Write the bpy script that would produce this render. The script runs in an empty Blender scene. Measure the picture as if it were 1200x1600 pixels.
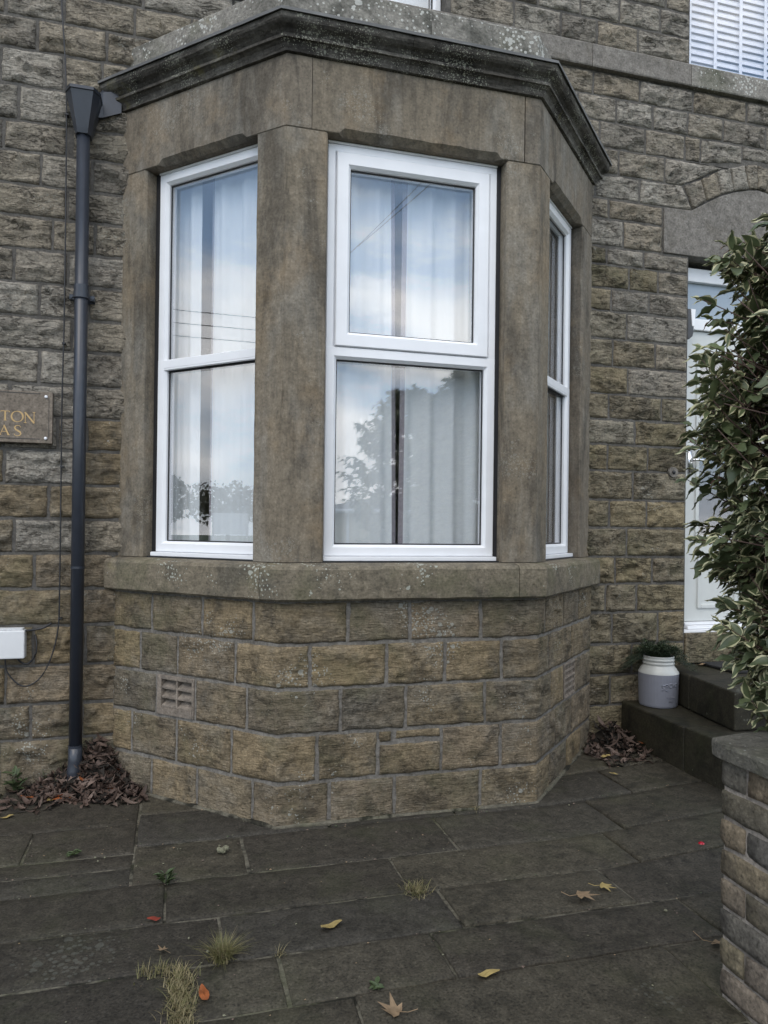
import bpy, bmesh, math, random
from mathutils import Vector, Matrix, noise

rnd = random.Random(7)
scene = bpy.context.scene
COL = scene.collection

# ------------------------------------------------------------------ camera
cam_d = bpy.data.cameras.new('camera')
cam_o = bpy.data.objects.new('camera', cam_d)
COL.objects.link(cam_o)
R_ = Vector((0.962937, -0.269446, 0.0122996))
U_ = Vector((-0.0124832, 0.0010321, 0.9999216))
F_ = Vector((0.2694374, 0.963015, 0.0023697))
cam_o.matrix_world = Matrix(((R_.x, U_.x, -F_.x, -0.48185), (R_.y, U_.y, -F_.y, -4.38379),
                             (R_.z, U_.z, -F_.z, 1.44507), (0, 0, 0, 1)))
cam_d.sensor_fit = 'VERTICAL'
cam_d.sensor_height = 24.0
cam_d.lens = 24.0 * 1162.47 / 1600.0
cam_d.shift_y = 21.97 / 1600.0
cam_d.clip_end = 2000
cam_d.clip_start = 0.02
scene.camera = cam_o

# ------------------------------------------------------------------ sky, sun, exposure
SUN_EL, SUN_AZ = math.radians(48), math.radians(212)      # azimuth from +Y clockwise
world = bpy.data.worlds.new('World')
scene.world = world
world.use_nodes = True
wn = world.node_tree
wn.nodes.clear()


def nd(nt, typ, ins=None, **props):
    n = nt.nodes.new(typ)
    for k, v in props.items():
        setattr(n, k, v)
    for k, v in (ins or {}).items():
        s = n.inputs[k]
        if isinstance(v, bpy.types.NodeSocket):
            nt.links.new(v, s)
        else:
            if hasattr(s.default_value, '__len__') and not hasattr(v, '__len__'):
                v = (v, v, v, 1)[:len(s.default_value)]
            if hasattr(s.default_value, '__len__') and len(s.default_value) == 4 and len(v) == 3:
                v = (*v, 1)
            s.default_value = v
    return n


def mix(nt, f, a, b, blend='MIX'):
    n = nd(nt, 'ShaderNodeMix', data_type='RGBA', blend_type=blend)
    for i, v in ((0, f), (6, a), (7, b)):
        if isinstance(v, bpy.types.NodeSocket):
            nt.links.new(v, n.inputs[i])
        elif i == 0:
            n.inputs[0].default_value = v
        else:
            n.inputs[i].default_value = (*v, 1) if len(v) == 3 else v
    return n.outputs[2]


def mth(nt, op, a, b=0.0, c=None, clamp=False):
    ins = {0: a, 1: b}
    if c is not None:
        ins[2] = c
    return nd(nt, 'ShaderNodeMath', ins, operation=op, use_clamp=clamp).outputs[0]


def ramp(nt, f, stops, interp='LINEAR'):
    n = nd(nt, 'ShaderNodeValToRGB', {0: f})
    n.color_ramp.interpolation = interp
    el = n.color_ramp.elements
    while len(el) < len(stops):
        el.new(0.5)
    for e, (p, c) in zip(el, stops):
        e.position = p
        if not hasattr(c, '__len__'):
            c = (c, c, c)
        e.color = (*c, 1)
    return n.outputs[0]


def sstep(nt, f, a, b):
    n = nd(nt, 'ShaderNodeMapRange', {0: f, 1: a, 2: b, 3: 0.0, 4: 1.0}, interpolation_type='SMOOTHSTEP')
    return n.outputs[0]


def vmap(nt, vec, scale, loc=(0, 0, 0)):
    return nd(nt, 'ShaderNodeMapping', {'Vector': vec, 'Scale': scale, 'Location': loc}).outputs[0]


def noi(nt, vec, scale, detail=4.0, rough=0.6, dist=0.0):
    return nd(nt, 'ShaderNodeTexNoise', {'Vector': vec, 'Scale': scale, 'Detail': detail,
                                        'Roughness': rough, 'Distortion': dist}).outputs[0]


sky = nd(wn, 'ShaderNodeTexSky', sky_type='NISHITA')
sky.sun_disc = False
sky.sun_elevation = SUN_EL
sky.sun_rotation = SUN_AZ
sky.air_density = 1.0
sky.dust_density = 1.5
wc = nd(wn, 'ShaderNodeTexCoord').outputs['Generated']
wmap = vmap(wn, wc, (1.0, 1.0, 2.6), (0.8, 9.1, 7.1))
c1 = noi(wn, wmap, 1.35, 10.0, 0.55, 0.2)
c2 = noi(wn, wmap, 5.0, 7.0, 0.6)
cl = mth(wn, 'ADD', mth(wn, 'MULTIPLY', c1, 0.85), mth(wn, 'MULTIPLY', c2, 0.15))
cover = sstep(wn, cl, 0.46, 0.57)
shade = ramp(wn, noi(wn, wmap, 2.4, 6.0, 0.55), [(0.36, (11.0, 11.8, 13.0)), (0.58, (25.0, 24.6, 24.0))])
skycol = mix(wn, 0.35, mix(wn, 1.0, sky.outputs[0], (1.7, 1.7, 1.7), 'MULTIPLY'), (8.0, 13.0, 20.0))
wcol = mix(wn, cover, skycol, shade)
bg = nd(wn, 'ShaderNodeBackground', {'Color': wcol, 'Strength': 0.15})
wo = nd(wn, 'ShaderNodeOutputWorld', {'Surface': bg.outputs[0]})

sun_d = bpy.data.lights.new('sun', 'SUN')
sun_d.energy = 1.3
sun_d.angle = math.radians(35)
sun_d.color = (1.0, 0.90, 0.77)
sun_o = bpy.data.objects.new('sun', sun_d)
COL.objects.link(sun_o)
sdir = Vector((math.sin(SUN_AZ) * math.cos(SUN_EL), math.cos(SUN_AZ) * math.cos(SUN_EL), math.sin(SUN_EL)))
sun_o.rotation_euler = sdir.to_track_quat('Z', 'Y').to_euler()
sun_o.location = sdir * 30

scene.view_settings.view_transform = 'Standard'
scene.view_settings.look = 'None'
scene.view_settings.gamma = 1.0
scene.view_settings.exposure = -0.45
scene.view_settings.use_curve_mapping = False
scene.render.engine = 'CYCLES'
scene.cycles.transparent_max_bounces = 24
scene.cycles.max_bounces = 8

# ------------------------------------------------------------------ materials
MATS = {}


def new_mat(name):
    m = bpy.data.materials.new(name)
    m.use_nodes = True
    m.node_tree.nodes.clear()
    MATS[name] = m
    return m, m.node_tree


def finish(nt, col, rough=0.8, bump=None, bstr=0.4, bdist=0.01, metal=0.0, spec=0.5, coat=0.0, trans=0.0):
    b = nd(nt, 'ShaderNodeBsdfPrincipled', {'Base Color': col, 'Roughness': rough, 'Metallic': metal,
                                           'Specular IOR Level': spec, 'Coat Weight': coat})
    if bump is not None:
        bn = nd(nt, 'ShaderNodeBump', {'Height': bump, 'Strength': bstr, 'Distance': bdist})
        nt.links.new(bn.outputs[0], b.inputs['Normal'])
    s = b.outputs[0]
    if trans > 0:
        t = nd(nt, 'ShaderNodeBsdfTranslucent', {'Color': col})
        s = nd(nt, 'ShaderNodeMixShader', {0: trans, 1: s, 2: t.outputs[0]}).outputs[0]
    nd(nt, 'ShaderNodeOutputMaterial', {'Surface': s})


def plain(name, col, rough=0.6, var=0.12, scale=30.0, metal=0.0, spec=0.5, bstr=0.05, trans=0.0):
    m, nt = new_mat(name)
    v = nd(nt, 'ShaderNodeTexCoord').outputs['Object']
    n = noi(nt, v, scale, 5)
    n2 = noi(nt, v, scale * 0.15, 4)
    f = mth(nt, 'ADD', mth(nt, 'MULTIPLY', n, 0.5), mth(nt, 'MULTIPLY', n2, 0.5))
    lo = tuple(c * (1 - var) for c in col)
    hi = tuple(min(1, c * (1 + var)) for c in col)
    c = ramp(nt, f, [(0.35, lo), (0.65, hi)])
    finish(nt, c, rough, n, bstr, 0.003, metal, spec, trans=trans)
    return m


def stone_mat(name, tones, blotch=(0.07, 0.062, 0.05), blotch_amt=0.55, stria=(5, 5, 34), stria_amt=0.35,
              lichen=0.0, lichen_col=(0.42, 0.42, 0.37), green=0.0, orange=0.0, rough=0.88, bstr=0.75, bdist=0.012,
              gold=0.0, sp_scale=70, patch=1.6, bthr=(0.46, 0.68), fsc=85.0, moss=(0.075, 0.085, 0.035), spot=None, lthr=(0.50, 0.66), bstretch=(1, 1, 1), grey=0.0, ridge=0.0, mid=0.55, fin=0.6):
    """Weathered sandstone; a face attribute 'rnd' tells the stones apart."""
    m, nt = new_mat(name)
    v = nd(nt, 'ShaderNodeTexCoord').outputs['Object']
    at = nd(nt, 'ShaderNodeAttribute', attribute_name='rnd').outputs['Fac']
    off = nd(nt, 'ShaderNodeCombineXYZ', {0: mth(nt, 'MULTIPLY', at, 37.0), 1: mth(nt, 'MULTIPLY', at, 11.0), 2: mth(nt, 'MULTIPLY', at, 23.0)}).outputs[0]
    vo = nd(nt, 'ShaderNodeVectorMath', {0: v, 1: off}, operation='ADD').outputs[0]
    k = len(tones)
    base = ramp(nt, at, [(i / max(1, k - 1), t) for i, t in enumerate(tones)])
    n_big = noi(nt, vmap(nt, vo, bstretch), 5.0, 6, 0.65, 0.6)
    n_mid = noi(nt, vo, 24.0, 5, 0.6)
    n_fin = noi(nt, vo, fsc, 3, 0.55)
    n_str = noi(nt, vmap(nt, vo, stria), 4.0, 6, 0.7, 0.8)
    c = mix(nt, mth(nt, 'MULTIPLY', sstep(nt, n_big, bthr[0], bthr[1]), blotch_amt), base, blotch)
    if grey > 0:
        ngr = noi(nt, vmap(nt, vo, bstretch, (4.2, 1.1, 0.6)), 4.2, 7, 0.68, 0.4)
        c = mix(nt, mth(nt, 'MULTIPLY', sstep(nt, ngr, 0.45, 0.66), grey), c, (0.215, 0.205, 0.180))
    if gold > 0:
        ng = noi(nt, vo, 3.1, 5, 0.6)
        c = mix(nt, mth(nt, 'MULTIPLY', sstep(nt, ng, 0.5, 0.7), gold), c, (0.30, 0.20, 0.10))
    c = mix(nt, stria_amt, c, ramp(nt, n_str, [(0.3, 0.35), (0.5, 1.0), (0.72, 1.45)]), 'MULTIPLY')
    c = mix(nt, mid, c, ramp(nt, n_mid, [(0.3, 0.5), (0.5, 1.0), (0.7, 1.5)]), 'MULTIPLY')
    c = mix(nt, fin, c, ramp(nt, n_fin, [(0.28, 0.35), (0.45, 0.95), (0.56, 1.08), (0.74, 1.75)]), 'MULTIPLY')
    if green > 0:
        ngm = noi(nt, v, 2.7, 6, 0.65)
        c = mix(nt, mth(nt, 'MULTIPLY', sstep(nt, ngm, 0.48, 0.66), green), c, moss)
    if orange > 0:
        no = noi(nt, vo, 4.0, 5, 0.7)
        c = mix(nt, mth(nt, 'MULTIPLY', sstep(nt, no, 0.6, 0.74), orange), c, (0.23, 0.20, 0.05))
    if lichen > 0:
        vd = nd(nt, 'ShaderNodeTexVoronoi', {'Vector': v, 'Scale': sp_scale, 'Randomness': 1.0})
        thr = mth(nt, 'MULTIPLY', sstep(nt, noi(nt, v, patch * 2.0, 5, 0.65), lthr[0], lthr[1]), 0.40)
        if spot:
            ds = nd(nt, 'ShaderNodeVectorMath', {0: v, 1: spot[:3]}, operation='DISTANCE').outputs['Value']
            thr = mth(nt, 'MAXIMUM', thr, mth(nt, 'MULTIPLY', sstep(nt, mth(nt, 'SUBTRACT', spot[3], ds), 0.0, 0.25), 0.42))
        sp = mth(nt, 'LESS_THAN', mth(nt, 'ADD', vd.outputs['Distance'], mth(nt, 'MULTIPLY', n_fin, 0.22)), mth(nt, 'ADD', thr, 0.06))
        vd2 = nd(nt, 'ShaderNodeTexVoronoi', {'Vector': v, 'Scale': sp_scale * 0.28, 'Randomness': 1.0})
        big = mth(nt, 'LESS_THAN', mth(nt, 'ADD', vd2.outputs['Distance'], mth(nt, 'MULTIPLY', n_mid, 0.45)), mth(nt, 'ADD', mth(nt, 'MULTIPLY', thr, 0.9), 0.10))
        lf = mth(nt, 'MULTIPLY', mth(nt, 'MAXIMUM', sp, big), lichen, clamp=True)
        c = mix(nt, lf, c, mix(nt, n_mid, tuple(x * 0.55 for x in lichen_col), tuple(min(0.7, x * 1.25) for x in lichen_col)))
    h = mth(nt, 'ADD', mth(nt, 'MULTIPLY', n_mid, 0.75), mth(nt, 'ADD', mth(nt, 'MULTIPLY', n_fin, 0.28), mth(nt, 'MULTIPLY', n_str, stria_amt * 1.6)))
    if ridge > 0:                                      # thin bedding cracks and flaked ledges
        rn = noi(nt, vmap(nt, vo, (1.3, 1.3, 5.0)), 6.5, 5, 0.58, 0.9)
        line = mth(nt, 'SUBTRACT', 1.0, sstep(nt, mth(nt, 'ABSOLUTE', mth(nt, 'SUBTRACT', rn, 0.5)), 0.004, 0.034))
        line = mth(nt, 'MULTIPLY', line, sstep(nt, n_big, 0.43, 0.60))
        h = mth(nt, 'ADD', h, mth(nt, 'SUBTRACT', mth(nt, 'MULTIPLY', sstep(nt, rn, 0.46, 0.54), 0.5 * ridge), mth(nt, 'MULTIPLY', line, 0.9 * ridge)))
        c = mix(nt, mth(nt, 'MULTIPLY', line, min(0.85, 0.62 * ridge)), c, tuple(0.28 * x for x in tones[0]))
    finish(nt, c, rough, h, bstr, bdist, spec=0.25)
    return m


GREY_T = [(0.262, 0.238, 0.198), (0.305, 0.281, 0.240), (0.240, 0.208, 0.160), (0.285, 0.250, 0.196), (0.205, 0.186, 0.156), (0.312, 0.288, 0.246)]
WARM_T = [(0.225, 0.176, 0.108), (0.195, 0.163, 0.116), (0.258, 0.198, 0.118), (0.175, 0.142, 0.096), (0.245, 0.192, 0.128), (0.140, 0.121, 0.090)]
OLIV_T = [(0.220, 0.184, 0.115), (0.185, 0.160, 0.112), (0.255, 0.208, 0.128), (0.225, 0.196, 0.148), (0.190, 0.158, 0.100), (0.265, 0.238, 0.185)]
M_GREY = stone_mat('grey_sandstone', GREY_T, lichen=0.35, blotch=(0.12, 0.108, 0.092), blotch_amt=0.5, green=0.08, gold=0.08, ridge=1.1, mid=0.45, fin=0.6, bdist=0.018, bstr=0.9)
M_WARM = stone_mat('warm_sandstone', WARM_T, lichen=0.75, blotch_amt=0.6, stria=(3, 3, 30), stria_amt=0.5, green=0.3, patch=1.1, ridge=0.42, mid=0.55, fin=0.55, bdist=0.016, bstr=0.9, grey=0.3)
M_OLIV = stone_mat('olive_sandstone', OLIV_T, lichen=0.4, blotch_amt=0.55, stria_amt=0.4, green=0.3, ridge=1.1, mid=0.45, fin=0.6, bdist=0.018, bstr=0.9)
ASH_T = [(0.176, 0.148, 0.112), (0.166, 0.142, 0.110), (0.186, 0.156, 0.114), (0.174, 0.149, 0.116)]
M_ASH = stone_mat('dressed_sandstone', ASH_T, blotch=(0.065, 0.058, 0.048), blotch_amt=0.65, stria=(7, 7, 0.6), stria_amt=0.34, bthr=(0.44, 0.62),
                  lichen=0.25, bstr=0.4, bdist=0.006, gold=0.22, sp_scale=95, bstretch=(1.0, 1.0, 0.28), grey=0.5, mid=0.4, fin=0.45)
M_CORN = stone_mat('sooty_cornice_stone', [(0.082, 0.074, 0.062), (0.066, 0.060, 0.052), (0.095, 0.086, 0.072)], blotch=(0.022, 0.020, 0.018),
                   blotch_amt=0.8, stria=(3, 3, 14), stria_amt=0.4, lichen=0.8, lichen_col=(0.34, 0.34, 0.27), orange=0.3, bstr=0.8, bdist=0.010, patch=2.2, grey=0.45, lthr=(0.38, 0.62), sp_scale=110)
M_BLOCK = stone_mat('lichened_stone', [(0.215, 0.205, 0.180), (0.235, 0.22, 0.195)], blotch=(0.06, 0.06, 0.05), blotch_amt=0.8,
                    stria_amt=0.2, lichen=0.95, lichen_col=(0.50, 0.50, 0.46), green=0.3, orange=0.2, sp_scale=42, patch=1.6, lthr=(0.36, 0.6))
M_SILL = stone_mat('sill_stone', [(0.185, 0.155, 0.108), (0.165, 0.142, 0.105), (0.175, 0.150, 0.110)], blotch=(0.07, 0.066, 0.054), blotch_amt=0.65,
                   stria=(3, 3, 16), stria_amt=0.3, lichen=0.95, lichen_col=(0.40, 0.41, 0.35), green=0.3, orange=0.2, bstr=0.5, bdist=0.008, sp_scale=60)
M_LINT = stone_mat('grey_lintel_stone', [(0.175, 0.162, 0.145), (0.185, 0.170, 0.150)], blotch=(0.11, 0.098, 0.08), blotch_amt=0.6,
                   stria_amt=0.15, lichen=0.45, bstr=0.3, bdist=0.005, sp_scale=110)
M_PAVE = stone_mat('damp_flagstone', [(0.040, 0.035, 0.027), (0.054, 0.047, 0.036), (0.033, 0.029, 0.023), (0.064, 0.056, 0.040), (0.044, 0.040, 0.033)],
                   blotch=(0.022, 0.020, 0.015), blotch_amt=0.6, stria=(5, 5, 5), stria_amt=0.25, fsc=110.0, lichen=0.30, lichen_col=(0.15, 0.155, 0.13),
                   green=0.12, rough=0.72, bstr=0.8, bdist=0.007, sp_scale=42, patch=0.55, mid=0.6, fin=1.0, spot=(-0.80, -1.72, 0.0, 0.30), lthr=(0.6, 0.7))
M_STEP = stone_mat('mossy_step_stone', [(0.027, 0.024, 0.016), (0.034, 0.030, 0.020)], blotch=(0.008, 0.008, 0.006), blotch_amt=0.75, stria_amt=0.25,
                   lichen=0.5, lichen_col=(0.16, 0.16, 0.13), green=0.3, rough=0.7, bstr=0.6, bdist=0.006, sp_scale=30, patch=1.2, moss=(0.035, 0.038, 0.016))
M_COPE = stone_mat('coping_stone', [(0.105, 0.100, 0.084), (0.12, 0.112, 0.095)], blotch=(0.05, 0.05, 0.042), blotch_amt=0.6, stria_amt=0.2,
                   lichen=0.9, lichen_col=(0.36, 0.36, 0.33), green=0.35, sp_scale=60, patch=2.5, spot=(1.15, -2.41, 0.77, 0.13))
M_BRICK = stone_mat('old_brick', [(0.185, 0.142, 0.104), (0.150, 0.126, 0.082), (0.096, 0.092, 0.086), (0.195, 0.156, 0.116), (0.125, 0.108, 0.074), (0.105, 0.098, 0.088)],
                    blotch=(0.05, 0.046, 0.042), blotch_amt=0.5, stria=(20, 20, 20), stria_amt=0.3, lichen=0.2, bstr=0.8, bdist=0.006, sp_scale=150, fin=0.8)
M_MORT = stone_mat('grey_mortar', [(0.105, 0.098, 0.088), (0.105, 0.098, 0.088)], blotch=(0.065, 0.06, 0.054), blotch_amt=0.8, stria_amt=0.1,
                   bstr=0.6, bdist=0.005)
M_MORTB = stone_mat('pale_mortar', [(0.170, 0.158, 0.140), (0.170, 0.158, 0.140)], blotch=(0.10, 0.092, 0.08), blotch_amt=0.8, stria_amt=0.1,
                    bstr=0.7, bdist=0.005)
M_MORTW = stone_mat('light_brick_mortar', [(0.25, 0.22, 0.19), (0.25, 0.22, 0.19)], blotch=(0.13, 0.115, 0.10), blotch_amt=0.8, stria_amt=0.1, bstr=0.7, bdist=0.005)
M_SOIL = stone_mat('joint_soil', [(0.115, 0.105, 0.080), (0.115, 0.105, 0.080)], blotch=(0.018, 0.017, 0.012), blotch_amt=1.0, stria_amt=0.2,
                   green=0.35, bstr=0.9, bdist=0.006, bthr=(0.46, 0.60))
M_TERRA = stone_mat('worn_terracotta', [(0.212, 0.180, 0.148), (0.19, 0.16, 0.13)], blotch=(0.13, 0.115, 0.10), blotch_amt=0.6, stria_amt=0.2,
                    lichen=0.3, bstr=0.6, bdist=0.004, sp_scale=200)
M_PLAQ = stone_mat('slate_plaque_stone', [(0.180, 0.152, 0.122), (0.180, 0.152, 0.122)], blotch=(0.15, 0.125, 0.10), blotch_amt=0.6, stria_amt=0.12,
                   bstr=0.15, bdist=0.003)
M_UPVC = plain('white_upvc', (0.79, 0.80, 0.82), 0.32, 0.05, 7.0, bstr=0.01)
M_PANEL = plain('white_door_skin', (0.57, 0.59, 0.575), 0.38, 0.04, 12.0, bstr=0.03)
M_GASK = plain('black_gasket', (0.018, 0.018, 0.02), 0.5, 0.2)
M_PIPE = plain('black_plastic', (0.030, 0.035, 0.046), 0.30, 0.15, 18.0, bstr=0.02)
M_LEAD = plain('lead_flashing', (0.12, 0.12, 0.118), 0.6, 0.3, 12.0, bstr=0.2)
M_BOX = plain('white_box_plastic', (0.68, 0.69, 0.70), 0.4, 0.05, 8.0)
M_CABLE = plain('black_cable', (0.02, 0.02, 0.022), 0.5, 0.2)
M_GOLD = plain('gold_lettering', (0.52, 0.35, 0.15), 0.55, 0.2, 60.0)
M_STEEL = plain('bright_steel', (0.72, 0.72, 0.72), 0.25, 0.1, 30.0, metal=1.0)
M_ROOM = plain('room_plaster', (0.42, 0.40, 0.37), 0.9, 0.05)
M_ROOMF = plain('room_carpet', (0.09, 0.085, 0.08), 0.95, 0.1)
M_CURT = plain('white_curtain_cloth', (0.83, 0.88, 0.87), 0.9, 0.03, 160.0, trans=0.15)
M_LINE = plain('curtain_lining_edge', (0.33, 0.31, 0.33), 0.9, 0.08, 80.0, trans=0.15)
M_BLIND = plain('white_blind', (0.86, 0.87, 0.90), 0.45, 0.02, 20.0)
M_JARB = plain('lilac_grey_enamel', (0.205, 0.212, 0.248), 0.42, 0.05, 14.0)
M_JARW = plain('cream_enamel', (0.46, 0.47, 0.45), 0.35, 0.06, 14.0)
M_RUBBER = plain('black_coir', (0.018, 0.018, 0.018), 0.95, 0.4, 200.0, bstr=0.8)
M_LAMP = plain('charcoal_plastic', (0.05, 0.052, 0.056), 0.5, 0.15)
M_BARK = plain('red_brown_twig', (0.075, 0.045, 0.035), 0.75, 0.35, 60.0, bstr=0.3)
M_GREEN = plain('green_leaf', (0.112, 0.138, 0.066), 0.42, 0.45, 9.0, bstr=0.1, trans=0.12)
M_CREAM = plain('cream_leaf_margin', (0.52, 0.50, 0.30), 0.5, 0.3, 14.0, bstr=0.1, trans=0.12)
M_YOUNG = plain('young_leaf', (0.105, 0.135, 0.045), 0.45, 0.35, 9.0, trans=0.15)
M_BRONZE = plain('bronze_leaf', (0.15, 0.075, 0.055), 0.5, 0.35, 14.0, trans=0.1)
M_HERB = plain('dark_herb_leaf', (0.030, 0.045, 0.022), 0.6, 0.4, 30.0, trans=0.1)
M_GRASS = plain('yellow_green_grass', (0.125, 0.120, 0.045), 0.6, 0.4, 12.0, trans=0.15)
M_STRAW = plain('dry_straw_grass', (0.24, 0.20, 0.105), 0.7, 0.35, 14.0, trans=0.15)
M_WEED = plain('weed_green', (0.062, 0.088, 0.036), 0.55, 0.35, 20.0, trans=0.15)
M_LITTER = plain('rotting_leaf', (0.075, 0.048, 0.036), 0.75, 0.5, 16.0, bstr=0.3)
M_LITTER2 = plain('rotting_leaf_pale', (0.135, 0.095, 0.075), 0.75, 0.4, 16.0, bstr=0.3)
M_TAN = plain('tan_dry_leaf', (0.24, 0.165, 0.095), 0.7, 0.35, 45.0, bstr=0.3)
M_YELLOW = plain('yellow_dry_leaf', (0.36, 0.27, 0.10), 0.65, 0.3, 45.0, bstr=0.3)
M_RUST = plain('rust_orange_leaf', (0.30, 0.085, 0.022), 0.6, 0.35, 45.0, bstr=0.3)
M_REDL = plain('dark_red_leaf', (0.19, 0.028, 0.014), 0.6, 0.3, 45.0, bstr=0.3)
M_BERRY = plain('red_berry_skin', (0.42, 0.01, 0.025), 0.25, 0.15, 90.0)
M_MOSS = plain('pale_moss', (0.17, 0.165, 0.11), 0.95, 0.4, 120.0, bstr=0.9)
M_ROOF = plain('slate_roof', (0.075, 0.078, 0.085), 0.7, 0.3, 14.0)
M_CREAMW = plain('cream_render', (0.62, 0.55, 0.42), 0.9, 0.06, 20.0)
M_ASPH = plain('asphalt', (0.052, 0.052, 0.052), 0.9, 0.25, 60.0, bstr=0.3)
M_FIELD = plain('far_grass', (0.055, 0.075, 0.028), 0.9, 0.35, 4.0)
M_WOOD = plain('grey_pole_wood', (0.10, 0.085, 0.07), 0.85, 0.3, 30.0)
M_AUTUMN = plain('autumn_crown', (0.075, 0.070, 0.030), 0.7, 0.5, 2.0, trans=0.15)
M_SOILP = plain('dark_potting_soil', (0.018, 0.014, 0.010), 0.95, 0.4, 90.0)


def glass_mat():
    m, nt = new_mat('window_glass')
    g = nd(nt, 'ShaderNodeNewGeometry')
    dt = nd(nt, 'ShaderNodeVectorMath', {0: g.outputs['Incoming'], 1: g.outputs['Normal']}, operation='DOT_PRODUCT').outputs['Value']
    k = mth(nt, 'POWER', mth(nt, 'SUBTRACT', 1.0, mth(nt, 'ABSOLUTE', dt)), 5.0)
    f = mth(nt, 'ADD', mth(nt, 'MULTIPLY', k, 0.90), 0.105, clamp=True)
    tr = nd(nt, 'ShaderNodeBsdfTransparent', {'Color': (0.97, 0.97, 0.98)})
    gl = nd(nt, 'ShaderNodeBsdfGlossy', {'Color': (1, 1, 1), 'Roughness': 0.0})
    s = nd(nt, 'ShaderNodeMixShader', {0: f, 1: tr.outputs[0], 2: gl.outputs[0]})
    nd(nt, 'ShaderNodeOutputMaterial', {'Surface': s.outputs[0]})
    return m


M_GLASS = glass_mat()


def frosted_mat():
    m, nt = new_mat('frosted_glass')
    v = nd(nt, 'ShaderNodeTexCoord').outputs['Object']
    n = noi(nt, v, 160.0, 3)
    finish(nt, (0.30, 0.36, 0.42), 0.18, n, 0.12, 0.002, spec=0.6)
    return m


M_FROST = frosted_mat()

# ------------------------------------------------------------------ mesh helpers


def link(name, me, parent=None):
    o = bpy.data.objects.new(name, me)
    COL.objects.link(o)
    if parent is not None:
        o.parent = parent
    return o


def tag(o, label=None, cat=None, group=None, kind=None):
    for k, v in (('label', label), ('category', cat), ('group', group), ('kind', kind)):
        if v:
            o[k] = v
    return o


def empty(name, loc, label=None, cat=None, group=None):
    o = bpy.data.objects.new(name, None)
    COL.objects.link(o)
    o.location = loc
    o.empty_display_size = 0.1
    return tag(o, label, cat, group)


class MB:
    """Collects faces in world coordinates; build() makes ONE mesh object."""

    def __init__(self, M=None):
        self.v, self.f, self.mi, self.r = [], [], [], []
        self.M = M

    def add(self, vs, fs, mi=0, r=None):
        b = len(self.v)
        if self.M is not None:
            vs = [self.M @ Vector(p) for p in vs]
        self.v += [tuple(p) for p in vs]
        self.f += [tuple(i + b for i in f) for f in fs]
        self.mi += [mi] * len(fs)
        self.r += [rnd.random() if r is None else r] * len(fs)

    def box(self, x0, x1, y0, y1, z0, z1, mi=0):
        self.add([(x0, y0, z0), (x1, y0, z0), (x1, y1, z0), (x0, y1, z0), (x0, y0, z1), (x1, y0, z1), (x1, y1, z1), (x0, y1, z1)],
                 [(0, 3, 2, 1), (4, 5, 6, 7), (0, 1, 5, 4), (1, 2, 6, 5), (2, 3, 7, 6), (3, 0, 4, 7)], mi)

    def prism(self, poly, z0, z1, mi=0):
        n = len(poly)
        vs = [(x, y, z0) for x, y in poly] + [(x, y, z1) for x, y in poly]
        fs = [tuple(range(n))[::-1], tuple(range(n, 2 * n))] + [(i, (i + 1) % n, (i + 1) % n + n, i + n) for i in range(n)]
        self.add(vs, fs, mi)

    def loft(self, rings, mi=0, cap=True, closed=True):
        n = len(rings[0])
        vs = [p for r in rings for p in r]
        fs = []
        for k in range(len(rings) - 1):
            for i in range(n if closed else n - 1):
                j = (i + 1) % n
                fs.append((k * n + i, k * n + j, (k + 1) * n + j, (k + 1) * n + i))
        if cap:
            fs.append(tuple(range(n))[::-1])
            fs.append(tuple(range((len(rings) - 1) * n, len(rings) * n)))
        self.add(vs, fs, mi)

    def tube(self, path, r, n=10, mi=0, cap=True):
        path = [Vector(p) for p in path]
        rings = []
        for i, p in enumerate(path):
            t = (path[min(i + 1, len(path) - 1)] - path[max(i - 1, 0)]).normalized()
            a = t.cross(Vector((0, 0, 1)) if abs(t.z) < 0.9 else Vector((1, 0, 0))).normalized()
            b = t.cross(a)
            rr = r[i] if hasattr(r, '__len__') else r
            rings.append([p + (a * math.cos(2 * math.pi * k / n) + b * math.sin(2 * math.pi * k / n)) * rr for k in range(n)])
        self.loft(rings, mi, cap)

    def lathe(self, prof, c, n=32, mi=0, cap=True):
        rings = [[(c[0] + r * math.cos(2 * math.pi * k / n), c[1] + r * math.sin(2 * math.pi * k / n), c[2] + z) for k in range(n)] for r, z in prof]
        self.loft(rings, mi, cap)

    def build(self, name, mats, parent=None, smooth=False, bevel=0.0, seg=2, angle=30):
        me = bpy.data.meshes.new(name)
        me.from_pydata(self.v, [], self.f)
        if not isinstance(mats, (list, tuple)):
            mats = [mats]
        for m in mats:
            me.materials.append(m)
        for p, k in zip(me.polygons, self.mi):
            p.material_index = k
        a = me.attributes.new('rnd', 'FLOAT', 'FACE')
        a.data.foreach_set('value', self.r)
        bm = bmesh.new()
        bm.from_mesh(me)
        bmesh.ops.recalc_face_normals(bm, faces=bm.faces)
        if bevel > 0:
            ed = [e for e in bm.edges if len(e.link_faces) == 2 and e.calc_face_angle(0) > math.radians(angle)]
            bmesh.ops.bevel(bm, geom=ed, offset=bevel, segments=seg, profile=0.6, affect='EDGES', clamp_overlap=True)
        bm.to_mesh(me)
        bm.free()
        if smooth:
            me.shade_smooth()
        me.update()
        o = link(name, me, parent)
        if parent is not None:
            o.matrix_parent_inverse = Matrix.Translation(parent.location).inverted() if parent.type == 'EMPTY' else Matrix()
        return o


def stairs(x):
    f = math.floor(x)
    t = min(1.0, max(0.0, (x - f - 0.62) / 0.34))
    return f + t * t * (3 - 2 * t)


def fbm(x, y, z, sc, oc=4):
    return noise.fractal(Vector((x * sc, y * sc, z * sc)), 0.8, 2.1, oc)


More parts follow.
